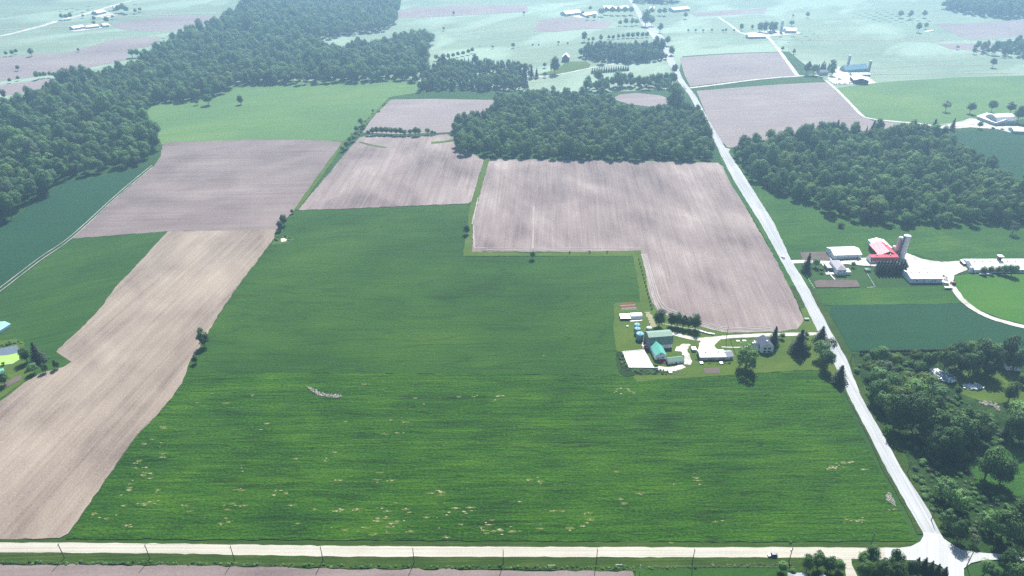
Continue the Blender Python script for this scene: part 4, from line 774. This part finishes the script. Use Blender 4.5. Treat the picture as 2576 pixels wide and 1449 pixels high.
def rails(name, label, cat, c0, c1, rows, dy, mats, h=.5):
    a, b = at(*c0), at(*c1); rz = math.atan2(b.y-a.y, b.x-a.x); L = (b-a).length; root = empty(name, a, rz); tag(root, label, cat)
    for i in range(rows): MB().box(L*.03*(i % 3), L*(1-.05*((i*2) % 3)), i*dy, i*dy+dy*.45, 0, h+.12*(i % 2)).build('rail', mm(mats[i % len(mats)]), root)
rails('steel_racks', 'rows of red and grey steel racks lying behind the arched shed', 'racks', ZA(225,205), ZA(510,190), 9, 1.25, ['weathered_wood', 'weathered_wood', 'grey_boards', 'rust', 'red_boards', 'grey_boards', 'red_boards', 'rust', 'red_boards'])
rails('vegetable_rows', 'dark green vegetable rows beside the small white kennel', 'vegetable bed', ZA(1085,1340), ZA(1350,1320), 6, .9, ['shutter_paint'], .35)
for x, y, lab in ((1856,859,'white garden table on the lawn, left of the pair'), (1872,858.5,'white garden table on the lawn, nearer the farmhouse')):
    p = at(x, y); r_ = empty('garden_table', p); tag(r_, lab, 'table'); MB().box(-1.3, 1.3, -.8, .8, .68, .76).build('table_top', mm('white_paint'), r_)
    for sx in (-1, 1): MB().box(sx*1.0-.05, sx*1.0+.05, -.7, .7, 0, .68).build('leg', mm('white_paint'), r_)
p = at(1578,822); r_ = lathe_thing('water_tank', 'small white tank standing on the grass left of the grain bins', 'tank', (1578,823), [('drum', [(.9, 0), (.9, 1.1), (.6, 1.35), (.05, 1.4)], 'plastic_white')])
# farm with the red roofs
bldg('machine_shed', 'long white steel shed beside the lane to the red-roofed barn', 'shed', ZC(802,745), ZC(1375,728), 15, 4.5, 2.2, 'gable', 'x', 'white_steel', 'white_roof_steel', doors=[('f', 1.6, 0, 3.4, 3.0, 'door_white'), ('f', 9.3, 0, 1.3, 2.2, 'door_dark')], wins=[('f', -2, 1.2, .8, .7), ('f', 6.2, 1.3, 1.2, .7), ('f', -8, 1.2, .8, .7)])
bldg('barn', 'long low barn front with dark red gambrel roof and white walls', 'barn', ZC(1580,832), ZC(2150,826), 8.5, 3.0, 3.6, 'gambrel', 'x', 'white_boards', 'red_roof', wins=[('f', -8+i*1.35, 1.3, 1.0, .7) for i in range(8)]+[('f', 3.7, 1.3, 1.0, .8), ('f', 6.2, 1.3, 1.0, .8)], doors=[('f', 8.7, 0, 1.9, 2.4, 'red_boards')], vents=2)
bldg('barn', 'tall red-roofed barn wing with dark gable running back from the low front', 'barn', (2208,654), (2254,654.5), 21, 4.8, 4.0, 'gable', 'y', 'door_dark', 'red_roof', chim=(2, 12, .9))
bldg('barn', 'white-roofed low barn behind the red-roofed wing', 'barn', (2203,632.5), (2241,632), 16, 3.6, 2.0, 'gable', 'y', 'white_boards', 'white_roof_steel')
silo('tall pale concrete silo, widest of the silos at the red-roofed barn', (2266,649), 2.95, 22, 'silo_concrete', 'white_dome', True, 200)
silo('slim silo with white dome and dark chute at the red-roofed barn', (2253,643), 1.95, 17.5, 'silo_stave', 'white_dome', False, 285)
silo('short stubby feed silo behind the red roof', (2245,637), 1.5, 6.5, 'silo_stave', 'white_dome', False)
def annex(r, L, D):
    MB().box(L/2+.02, L/2+4.2, 1, 6.5, -1, 2.7).build('annex', mm('white_boards'), r); MB().box(L/2, L/2+4.5, .7, 6.8, 2.72, 2.95).build('annex_roof', mm('white_roof_steel'), r)
    MB().box(-L/2-5, -L/2-.02, 8, 16, -1, 2.8).build('side_wing', mm('grey_boards'), r); MB().box(-L/2-5.3, -L/2, 7.6, 16.4, 2.82, 3.05).build('side_roof', mm('mauve_shingles'), r)
bldg('house', 'two-storey white house with mauve hipped roof by the road junction', 'house', ZC(868,1072), ZC(1062,1072), 17, 5.3, 2.6, 'hip', 'y', 'white_boards', 'mauve_shingles', wins=[('f', -1.5, 3.6, .8, 1), ('f', 2, 3.6, .8, 1), ('f', -2.5, .9, 1, 1), ('f', 0, .9, 1, 1), ('f', 2.5, .9, 1, 1)], extra=annex)
bldg('playhouse', 'small green-roofed play hut on the lawn left of the spruce block', 'hut', ZC(1492,1000), ZC(1582,1000), 3.6, 1.7, 1.2, 'hip', 'x', 'grey_boards', 'green_roof', over=.3)
bldg('machine_shed', 'wide white shed with dark windows at the bottom of the gravel yard', 'shed', ZD(280,1190), ZD(912,1186), 15, 4.4, 1.6, 'gable', 'x', 'white_steel', 'white_roof_steel', wins=[('f', -8, 1.6, 1.2, 1.4), ('f', -2.2, 1.6, 2.0, .9), ('f', 5.6, 1.5, .9, .9), ('f', 7.5, 1.5, .9, .9)], vents=4)
def cup(r, L, D):
    c = MB().box(-L/2+26, -L/2+28.4, 11, 13.4, 4.5, 10).build('cupola', mm('red_boards'), r); MB().box(-L/2+25, -L/2+29.4, 10, 14.4, 10.02, 10.3).build('cupola_roof', mm('white_roof_steel'), c)
    MB().lathe([(1.7, -1), (1.7, 5), (.3, 6.2)], 16, (-L/2-1.9, 1.5)).build('feed_bin', mm('white_steel'), r)
bldg('poultry_barn', 'very long white poultry barn running out of the right edge', 'barn', ZD(1560,985), (2680,686.5), 19, 3.3, 3.2, 'gable', 'x', 'white_steel', 'white_roof_steel', wins=[('f', -32+i*5.0, 1.5, 3.6, .7) for i in range(13)], vents=11, extra=cup)
bldg('pump_house', 'small red-walled hut at the left gable of the long poultry barn', 'shed', ZD(1345,850), ZD(1440,850), 6, 2.6, .5, 'mono', 'x', 'red_boards', 'white_roof_steel', over=.2)
for x, lab in ((2468.5,'left one of the two white fuel tanks below the poultry barn'), (2486.5,'right one of the two white fuel tanks below the poultry barn')):
    p = at(x, 692.5); r_ = empty('fuel_tank', p); tag(r_, lab, 'tank'); MB().tube((-2.3, 0, 1.1), (2.3, 0, 1.1), .75, .75, 14).build('drum', mm('plastic_white'), r_, True)
    for sx in (-1, 1): MB().box(sx*1.5-.15, sx*1.5+.15, -.5, .5, 0, .6).build('leg', mm('grey_boards'), r_)
# farm at middle right
bldg('barn', 'big blue-grey barn standing between two silos at the middle right farm', 'barn', (2126,181.5), (2182,179.5), 15, 4.2, 6.0, 'gable', 'x', 'grey_steel', 'blue_steel', vents=3, over=.5)
bldg('barn', 'lower pale-roofed wing left of the two-silo barn', 'barn', (2117,174.5), (2130,179), 14, 3.2, 3.0, 'gable', 'x', 'grey_steel', 'white_roof_steel')
silo('silo at the left end of the two-silo barn', (2132,168), 2.3, 18, 'silo_stave', 'white_dome', False, 270)
silo('silo at the right end of the two-silo barn', (2184.5,180.5), 2.2, 17, 'silo_stave', 'white_dome', False, 270)
bldg('drive_shed', 'white-roofed shed with dark open gable at the middle right farm', 'shed', (2146,211), (2183,213.5), 26, 6.0, 3.4, 'gable', 'y', 'door_dark', 'white_roof_steel')
bldg('low_shed', 'low long pale shed between the barn and the dark gabled shed', 'shed', (2142,191.5), (2189,192.5), 8, 3.0, 1.8, 'gable', 'x', 'grey_steel', 'white_roof_steel')
bldg('farmhouse', 'grey-blue farmhouse among trees at the middle right farm', 'house', (2062,190), (2082,190), 9, 5.2, 3.0, 'gable', 'x', 'grey_steel', 'shingle_grey', wins=[('f', -4, 1, 1.4, 1.4), ('f', 0, 1, 1.4, 1.4), ('f', 4, 1, 1.4, 1.4)])
# far farm at the top
bldg('poultry_barn', 'long white-roofed barn beside the far lane, tall silo to its right', 'barn', (1883,98), (1926,96.5), 16, 4.5, 2.5, 'gable', 'x', 'grey_steel', 'white_roof_steel')
silo('tall white-domed silo at the far farm', (1964,83), 2.7, 23, 'silo_stave', 'white_dome')
lathe_thing('dome_shed', 'white dome roof right of the far tall silo', 'dome', (1974,79), [('dome', [(7, 0), (6.8, 3), (5, 6.5), (2.4, 8.3), (.1, 8.8)], 'white_dome')])
bldg('barn', 'pale green-roofed barn right of the white dome at the far farm', 'barn', (1976,84), (2003,84), 16, 5, 5, 'gable', 'x', 'grey_steel', 'white_roof_steel')
bldg('shed', 'small white-roofed house left of the far tall silo', 'house', (1934,83), (1950,82), 9, 3.5, 2.5, 'hip', 'x', 'grey_steel', 'white_roof_steel')
# dairy barns at the right edge
bldg('dairy_barn', 'wide white-roofed dairy barn, left wing beside the yard', 'barn', (2456,300), (2502,317), 30, 4.5, 3.0, 'gable', 'x', 'grey_steel', 'white_roof_steel', over=.6, vents=2)
bldg('dairy_barn', 'white gambrel-roofed barn at the right of the dairy barns', 'barn', (2504,316), (2552,313.5), 22, 6, 6, 'gambrel', 'x', 'grey_steel', 'white_roof_steel', wins=wl(8, 26, 2, 2, .9))
bldg('shed', 'blue-walled low shed with white roof at the right edge below the dairy barns', 'shed', (2549,336), (2620,338), 14, 3.2, 2.2, 'gable', 'x', 'sheet_blue', 'white_roof_steel')
# small far buildings
for p0, p1, d, e, rs, lab in [((1413.5,155),(1431,155.5),15,7,6,'lone dark bank barn with white roof on the pale lawn'), ((186,76),(214,72),16,4,3,'left white barn of the far left farm'), ((220,73),(250,70.5),14,4,3,'long white barn of the far left farm'), ((262,69),(276,67),14,4,3,'right white barn of the far left farm'), ((247,38),(268,33),20,4,4,'white barn of the farm beyond, upper left'), ((289,27),(297,26),12,6,5,'small white shed near the top left edge'),
    ((1425,41),(1462,37),22,5,4,'wide white barn left of the far road'), ((1472,43),(1501,39),16,4,3,'second white barn left of the far road'), ((1520,26),(1544,27),18,5,4,'white barn in the trees beside the far road'), ((1550,28),(1582,26),18,5,4,'white barn closest to the far road'), ((1634,28),(1646,29),14,5,4,'small white house right of the far road'), ((1694,31),(1735,27),20,5,4,'long white barn right of the far road'), ((2322,80),(2348,78),4,.4,.2,'pale low slab beside the track in the upper right field')]:
    bldg('barn' if 'house' not in lab else 'house', lab, 'barn' if 'house' not in lab else 'house', p0, p1, d, e, rs, 'gable', 'y' if 'lone' in lab else 'x', 'door_dark' if 'lone' in lab else 'grey_steel', 'white_dome')
# right and left edge houses, bottom edge roofs
bldg('cottage', 'white cottage with blue-grey roof at the right edge under tall trees', 'house', (2532,932), (2563,934), 9, 3.6, 3.4, 'gable', 'y', 'white_boards', 'slate_shingles', wins=[('f', -1.8, 1.2, .9, 1), ('f', 1.8, 1.2, .9, 1)])
bldg('garden_shed', 'tiny white gabled shed under the dark trees by the scrap pile', 'shed', (2413.5,915), (2424.5,915), 4, 2.0, 2.6, 'gable', 'y', 'white_boards', 'white_steel')
bldg('house', 'house with pale teal roof cut by the left edge', 'house', (-14,958), (16,951), 9, 2.6, 1.8, 'gable', 'x', 'white_boards', 'teal_roof', wins=[('f', 3, 1, 1, 1)], turn=14)
bldg('barn', 'long pale blue steel roof cut by the left edge above the pond', 'barn', (-8,845), (28,822), 10, 2.6, 1.2, 'gable', 'x', 'white_steel', 'sheet_blue')
bldg('bungalow', 'grey-roofed bungalow cut by the bottom edge below the driveway trees', 'house', (1998,1500), (2046,1500), 11, 2.6, 2.2, 'hip', 'x', 'white_boards', 'shingle_grey')
bldg('garage', 'small white-roofed garage at the bottom edge beside the bungalow', 'garage', (2070,1480), (2086,1480), 5, 2.3, 1.4, 'gable', 'y', 'white_boards', 'white_roof_steel')

# ------------------------------------------------------------------ heaps, vehicles, poles, fences
def heap(name, label, outline, n, size, mats, h, seed, flat=.5, kind='stuff'):
    P = [tuple(p) for p in world(outline)]; a = np.array(P); c = a.mean(0); rnd = random.Random(seed); z0 = gz(*c)
    me = bpy.data.meshes.new(name); b = bmesh.new()
    for m in mats: me.materials.append(mm(m))
    k = 0
    while k < n:
        x, y = rnd.uniform(a[:, 0].min(), a[:, 0].max()), rnd.uniform(a[:, 1].min(), a[:, 1].max())
        if not inside(P, np.array([x]), np.array([y]))[0]: continue
        k += 1; s = rnd.uniform(*size); r = bmesh.ops.create_icosphere(b, subdivisions=1, radius=s) if flat else bmesh.ops.create_cube(b, size=s*1.6)
        vs = r['verts']
        for v in vs: v.co *= rnd.uniform(.75, 1.15)
        rot = Matrix.Rotation(rnd.uniform(0, 3), 4, 'Z') @ Matrix.Rotation(rnd.uniform(-.6, .6), 4, 'X'); sc = Matrix.Diagonal((rnd.uniform(.8, 1.7), 1, rnd.uniform(.4, .8), 1))
        M4 = Matrix.Translation((x-c[0], y-c[1], rnd.uniform(.1, h)+gz(x, y)-z0)) @ rot @ sc
        bmesh.ops.transform(b, matrix=M4, verts=vs); mi = rnd.randrange(len(mats))
        for f in {f for v in vs for f in v.link_faces}: f.material_index = mi
    b.to_mesh(me); b.free(); o = link(name, me); o.location = (c[0], c[1], z0); tag(o, label, kind=kind); return o
heap('stone_pile', 'long heap of field stones in the green hay field', [(770,974),(782,975),(800,985),(822,993),(858,995),(860,1001),(830,1002),(800,995),(780,985)], 240, (.25, .7), ['stone', 'stone', 'stone_wall', 'weathered_wood'], .7, 3)
heap('stone_pile', 'pale stony heap at the field corner beside the side road', [(2234,1240),(2241,1243),(2252,1266),(2254,1275),(2246,1270),(2229,1258),(2227,1250)], 150, (.25, .6), ['stone', 'stone_wall', 'weathered_wood'], .3, 4)
heap('scrap_pile', 'jumbled white and blue scrap heap under the dark trees', [(2336,931),(2352,932),(2385,944),(2402,952),(2404,962),(2385,962),(2362,957),(2340,948)], 170, (.5, 1.3), ['plastic_white', 'white_paint', 'sheet_blue', 'silo_concrete', 'stone'], 1.3, 5, 0)
heap('scrap_pile', 'smaller white scrap heap on the lawn', [(2420,971),(2434,968),(2462,968),(2474,977),(2462,982),(2436,981),(2422,978)], 120, (.35, .9), ['plastic_white', 'white_paint', 'silo_concrete', 'grey_steel'], 1.0, 6, 0)
heap('stone_pile', 'rocky rim under the dark trees below the scrap lawn', [(2460,1012),(2490,1010),(2510,1018),(2520,1032),(2512,1034),(2498,1022),(2470,1018)], 70, (.5, 1.1), ['stone', 'weathered_wood'], .5, 8)
heap('round_bales', 'row of grey bales and clutter beside the dark gabled shed', [(2098,211),(2142,208),(2144,212),(2100,214)], 40, (.8, 1.6), ['grey_steel', 'weathered_wood', 'plastic_white'], .8, 9)
heap('yard_clutter', 'clutter of farm implements at the right end of the wide white shed', [(2368,690),(2376,688),(2384,700),(2380,712),(2372,710)], 22, (.5, 1.0), ['rust', 'plastic_white', 'grey_boards'], .8, 10, 0)
heap('manure_pile', 'brown-red heap between the bank barn and the concrete yard', [ZA(575,770), ZA(640,760), ZA(660,850), ZA(590,870)], 60, (.5, 1.1), ['rust', 'red_boards', 'plastic_white'], .7, 12)
mat('car_navy', (.02,.025,.06), .25, .3, .6); mat('car_white', (.72,.73,.74), .3, 0, .6); mat('car_dark', (.05,.05,.055), .3, .3, .6); mat('car_red', (.3,.03,.03), .35, 0, .6); mat('lamp', (.7,.7,.68), .2)
def car(label, cat, px, py, deg, paint, L=4.6, H=1.6, group=None, name='car'):
    p = at(px, py); root = empty(name, (p.x, p.y, p.z+.5), R(deg)); tag(root, label, cat, group); h = L/2
    MB().prism([(-h, .35), (-h, .8), (-h+.15, .95), (-h+.9, 1.0), (h-1.2, .98), (h-.1, .78), (h, .6), (h, .35)], -.88, .88).build('body', mm(paint), root)
    b = MB(); lo, hi = (-h+.35, h-1.35), (-h+.85, h-2.0); v = [(lo[0], -.82, 1.0), (lo[1], -.82, 1.0), (lo[1], .82, 1.0), (lo[0], .82, 1.0), (hi[0], -.66, H-.06), (hi[1], -.66, H-.06), (hi[1], .66, H-.06), (hi[0], .66, H-.06)]
    b.v = v; b.f = [(0, 1, 5, 4), (1, 2, 6, 5), (2, 3, 7, 6), (3, 0, 4, 7)]; b.build('window', mm('glass'), root)
    MB().box(hi[0]-.05, hi[1]+.05, -.7, .7, H-.06, H).build('car_roof', mm(paint), root)
    for sx in (-1, 1):
        for sy in (-1, 1):
            t = MB().tube((sx*(h-.85), sy*.72, .33), (sx*(h-.85), sy*.93, .33), .33, .33, 14).build('wheel', mm('black_rubber'), root); MB().tube((sx*(h-.85), sy*.90, .33), (sx*(h-.85), sy*.95, .33), .19, .19, 10).build('rim', mm('silo_concrete'), t)
    for sy in (-1, 1): MB().box(h-.06, h+.02, sy*.66-.16, sy*.66+.16, .56, .72).build('headlight', mm('lamp'), root)
    return root
car('dark navy car driving along the cross road near the junction', 'car', 1942.5, 1399.5, 180, 'car_navy', 4.9, 1.65)
car('white car on the side road above the farm driveway', 'car', 1969.5, 650, 100, 'car_white')
car('dark pickup parked beside the lane of the middle right farm', 'car', 2066, 197.5, 5, 'car_dark', 6.5, 1.9)
car('small dark vehicle in the yard left of the dark gabled shed', 'car', 2112, 200.5, 0, 'car_dark', 5)
car('blue-grey car parked left in front of the dairy barns', 'car', 2498, 324, -12, 'car_navy')
car('dark red car parked right in front of the dairy barns', 'car', 2521, 327, -20, 'car_red')
def tractor(label, px, py, deg, paint):
    p = at(px, py); root = empty('tractor', (p.x, p.y, p.z+.5), R(deg)); tag(root, label, 'tractor')
    MB().box(-.2, 2.2, -.45, .45, .8, 1.6).build('hood', mm(paint), root); c = MB().box(-1.5, -.15, -.8, .8, 1.2, 2.7).build('cab', mm('glass'), root); MB().box(-1.65, -.05, -.9, .9, 2.72, 2.85).build('cab_roof', mm(paint), c)
    for sy in (-1, 1): MB().tube((-1, sy*.85, .9), (-1, sy*1.3, .9), .9, .9, 16).build('wheel', mm('black_rubber'), root); MB().tube((1.7, sy*.7, .5), (1.7, sy*1.0, .5), .5, .5, 14).build('wheel', mm('black_rubber'), root)
tractor('red tractor on the farm lane below the gravel yard', 2396.5, 717, 110, 'rust'); tractor('dark tractor beside the arch of the two-silo barn', 2159, 189.5, 10, 'car_dark')
p = at(2385, 727); r_ = empty('trailer', p); r_.location.z += .5; tag(r_, 'flat white trailer beside the red tractor', 'trailer'); MB().box(-3.4, 3.2, -1.2, 1.2, .7, 1.5).build('deck', mm('plastic_white'), r_)
for sx in (-.6, .6):
    for sy in (-1, 1): MB().tube((sx, sy*1.0, .35), (sx, sy*1.22, .35), .35, .35, 12).build('wheel', mm('black_rubber'), r_)
p = at(2028.5, 805.5); r_ = empty('picnic_shelter', p); tag(r_, 'small dark green stand on the grass corner beside the side road', 'stand'); MB().box(-1.8, 1.8, -1, 1, 1.5, 1.65).build('top', mm('green_roof'), r_)
for sx in (-1, 1):
    for sy in (-1, 1): MB().box(sx*1.6-.08, sx*1.6+.08, sy*.8-.08, sy*.8+.08, 0, 1.5).build('leg', mm('weathered_wood'), r_)
def pole(label, px, py, h, group=None, arm=True, can=False):
    p = at(px, py); root = empty('utility_pole', p, R(2)); tag(root, label, 'pole', group); MB().tube((0, 0, -.5), (0, 0, h), .24, .16, 8).build('post', mm('pole_wood'), root)
    if arm:
        c = MB().box(-.06, .06, -1.2, 1.2, h-.7, h-.55).build('crossarm', mm('pole_wood'), root)
        for s in (-1, 0, 1): MB().tube((0, s*1.05, h-.55), (0, s*1.05, h-.3), .07, .05, 6).build('insulator', mm('silo_concrete'), c)
    if can: MB().tube((-.55, 0, h-2.6), (-.55, 0, h-1.6), .3, .3, 10).build('transformer', mm('silo_stave'), root)
PL = [(163,1405,'furthest left wooden utility pole below the cross road'),(378,1407,'second utility pole from the left below the cross road'),(590,1410,'third utility pole from the left below the cross road'),(813,1412,'fourth utility pole from the left below the cross road'),(1042,1416,'fifth utility pole from the left, below the cross road'),
      (1266,1419,'sixth utility pole from the left, below the cross road'),(1500,1417,'seventh utility pole from the left, below the cross road'),(1741,1418,'eighth utility pole, last one before the navy car'),(1984,1414,'utility pole with a transformer right of the navy car')]
for i, (x, y, lab) in enumerate(PL): pole(lab, x, y, 11, 'poles along the cross road', can=i == 8)
pole('utility pole at the right corner of the crossroads island', 2431, 1425, 11); pole('utility pole above the leafy roadside trees left of the junction', 2188, 1377, 11)
pole('tall pole on the lawn beside the farm lane', 1826, 857, 12.5, arm=False); pole('slim pole at the driveway of the wooded yard', 2139, 911, 8.5); pole('slim pole between the red barn and the play hut', 2187, 677, 10.5)
for x, y, lab in ((2282,1190,'leaning thin pole on the brushy road bank'), (2342,1310,'dark pole in the brush above the crossroads')): pole(lab, x, y, 9.5)
def fence(label, pts, h, every, m, rail=True, r=.07):
    P = smooth_line(pts, 1) if len(pts) > 2 else [at(*q).to_2d() for q in pts]; c = P[0]; z0 = gz(c.x, c.y); root = empty('fence', (c.x, c.y, z0)); tag(root, label, 'fence'); rl = MB()
    for a, b in zip(P[:-1], P[1:]):
        n = max(1, int((b-a).length/every)); q = None
        for i in range(n+1):
            v = a+(b-a)*i/n; z = gz(v.x, v.y)-z0; MB().tube((v.x-c.x, v.y-c.y, z-.3), (v.x-c.x, v.y-c.y, z+h), r, r, 5).build('fence_post', mm(m), root)
            if q:
                for k in ((.45, .9) if rail else ()): rl.tube((q[0], q[1], q[2]+h*k), (v.x-c.x, v.y-c.y, z+h*k), r*.6, r*.6, 4, False)
            q = (v.x-c.x, v.y-c.y, z)
    if rl.v: rl.build('rail', mm(m), root)
fence('white rail fence beside the garden of the mauve-roofed house', [(2181,691),(2201,723.5),(2181,725.5)], 1.2, 3, 'white_paint', r=.12)
fence('white rail fence slanting beside the side road lawn', [(2028,693),(2038,711),(2048.5,728)], 1.2, 3, 'white_paint', r=.12)
fence('dark post fence across the farm lawn by the tall pole', [(1836,855),(1843,874),(1850,893)], 1.3, 2.2, 'shutter_paint', r=.09)
fence('dark wire fence along the lane above the white tables', [(1837,855),(1865,853.5),(1897,853)], 1.2, 2.2, 'shutter_paint', r=.08)
fence('post fence in the grass below the cross road near the bottom edge', [(1640,1427),(1800,1427.5),(2000,1428)], 1.2, 2.6, 'weathered_wood', r=.07)
for x0, x1, y, lab in ((1377,1397,1425.5,'left white field gate in the verge below the cross road'), (1547,1566,1424,'right white field gate in the verge below the cross road')):
    a, b = at(x0, y), at(x1, y); L = (b-a).length; r_ = empty('field_gate', a); tag(r_, lab, 'gate')
    for x in (0, L): MB().box(x-.08, x+.08, -.08, .08, 0, 1.3).build('gate_post', mm('weathered_wood'), r_)
    MB().box(.1, L-.1, -.05, .05, 1.0, 1.2).build('rail', mm('silo_concrete'), r_)
p = at(1609.5, 1440); r_ = MB().tube((0, 0, -.3), (0, 0, 5.5), .13, .13, 8).build('marker_post', mm('white_paint')); r_.location = p; tag(r_, 'white marker post near the bottom edge, right of the brown field', 'post')

# ------------------------------------------------------------------ bare patches in the crop and wheel marks in the worked soil
SP = {0: "1150,60 1100,95 1225,90,2 1190,75 1240,175 1235,200 1055,285,2 1080,320 1095,340,2 1160,325 1130,345 1010,240 1035,240 960,440,2 965,400 1090,435 1140,545,2 1070,540 925,555 1190,440 730,620 790,650 910,635 960,715 990,712 1410,565 1450,590 1340,560 1740,565,2 1790,565 1830,565 1700,650 1750,670 1690,690 1650,695 1810,440 1830,440 2070,453,2 2140,456,2 2250,210 2475,215 2515,158 1835,290 2550,590,2 2535,365 2500,740 2260,690 2190,560 2370,598",
      1: "60,595,2 100,590 340,595 300,590 480,605,2.4 820,608,2 948,600,2.4 740,468,2.4 770,470 700,650,2 715,725 290,675,2.4 330,650 400,675,2 360,718 500,690 20,740 180,718 210,745,2.4 360,748 550,747,2 790,787 900,695 1060,700 1120,705,3 1060,758 1100,755 1170,750 1210,760 1215,770 1335,750,2.4 1370,755 1510,720 1600,600 1720,738 1815,710,2.4 1870,680 1860,625 1680,595 1465,380,2 1500,380 2140,540 2125,510 2280,478 2490,408 295,310 380,312 265,372 355,372 1118,518 1270,505 1350,535 390,535 2070,300 330,10 440,10 490,10 2490,820",
      2: "1095,285,2.2 1130,270,2 1170,265,2.4 1260,250,3 1210,275 1340,290 1125,380 1280,660 1320,665,2.4 1340,660 1370,655 1575,585 270,672 110,370,2 740,700"}
SQ = {0: "1490,815 1540,760 1520,872 1600,805 1690,875 1900,820 2000,1025 1970,1070 1210,1045 1270,1065", 1: "180,735 165,757 565,830 735,830 875,825 1015,825 1188,825,2 590,878 440,1012,2 20,1010 2070,785 2120,775,3 2170,782,2 1520,510"}
rs = random.Random(12); loops = []
for src, y0 in ((SP, 1086.8), (SQ, 724.5)):
    for t, txt in src.items():
        for tok in txt.split():
            q = [float(v) for v in tok.split(',')]; s = q[2] if len(q) > 2 else 1; c = at(858.67*t+q[0]/3, y0+q[1]/3)
            for k in range(int(1+1.6*s)):
                x, y = c.x+rs.gauss(0, 1.3*s), c.y+rs.gauss(0, .7*s); rx, ry = rs.uniform(.3, 1.0)*(.8+.3*s), rs.uniform(.12, .38)*(.8+.3*s); n = 9
                loops.append([(x+rx*math.cos(6.283*i/n)*rs.uniform(.5, 1.25), y+ry*math.sin(6.283*i/n)*rs.uniform(.5, 1.25)) for i in range(n)])
rs2 = random.Random(3); halo = []; loops = [l_ for l_ in loops if rs2.random() > .28]
for L_ in loops[::2]:
    cx_ = sum(p[0] for p in L_)/len(L_)+rs2.gauss(0, .6); cy_ = sum(p[1] for p in L_)/len(L_)+rs2.gauss(0, .4); rx = rs2.uniform(1.2, 3.6); ry = rs2.uniform(.5, 1.1)
    halo.append([(cx_+rx*math.cos(6.283*i/11)*rs2.uniform(.6, 1.2), cy_+ry*math.sin(6.283*i/11)*rs2.uniform(.6, 1.2)) for i in range(11)])
M['thin'] = field_mat('thin_crop', [(.03,.07,.008), (.08,.13,.02), (.17,.20,.06)], 0, 4, 1, .4, 3, .3, .5, .5, gain=2.5)
drape('thin_crop', halo, 6, M['thin']); drape('bare_soil', loops, 7, M['stain'])
M['pale'] = field_mat('pale_wheel_soil', [(.26,.225,.21), (.36,.32,.30), (.45,.41,.38)], AX, 20, .8, .5, 8, .3, .7, .3, gain=2)
for off in (0, 3, 7, 11):
    lane('wheel_track', [(1614+off, 640),(1624+off, 675),(1634+off*1.2, 715),(1644+off*1.3, 752-off*.3),(1660+off*1.5, 784-off*.9),(1700+off, 799-off*.9),(1767, 822-off*1.1),(1834, 836-off),(1940, 833-off)], .9+.5*(off == 0), 8, 'pale', jit=.5, n=5)
for off in (0, 4): lane('wheel_track', [(1191+off*.5, 628-off),(1325, 630-off),(1480, 629-off),(1612, 628-off)], 1.0, 8, 'pale', jit=.5, n=8)
for a, b in (((1340,625),(1343,520)), ((1188,565),(1203,498)), ((1193,625),(1191,570))): lane('wheel_track', [a, ((a[0]+b[0])/2, (a[1]+b[1])/2), b], 1.4, 8, 'pale', jit=.4)

# ------------------------------------------------------------------ the air
hb = MB().box(-4200, 4200, -700, 6200, -40, 322)
hz = hb.build('haze', None); tag(hz, kind='stuff')
hm = bpy.data.materials.new('haze'); hm.use_nodes = True; hn = hm.node_tree; hn.nodes.remove(hn.nodes['Principled BSDF'])
pv = hn.nodes.new('ShaderNodeVolumePrincipled'); pv.inputs['Color'].default_value = (*HAZE_COL, 1); pv.inputs['Density'].default_value = HAZE_DENSITY; pv.inputs['Anisotropy'].default_value = .66
hn.links.new(pv.outputs[0], hn.nodes['Material Output'].inputs['Volume']); hz.data.materials.append(hm)
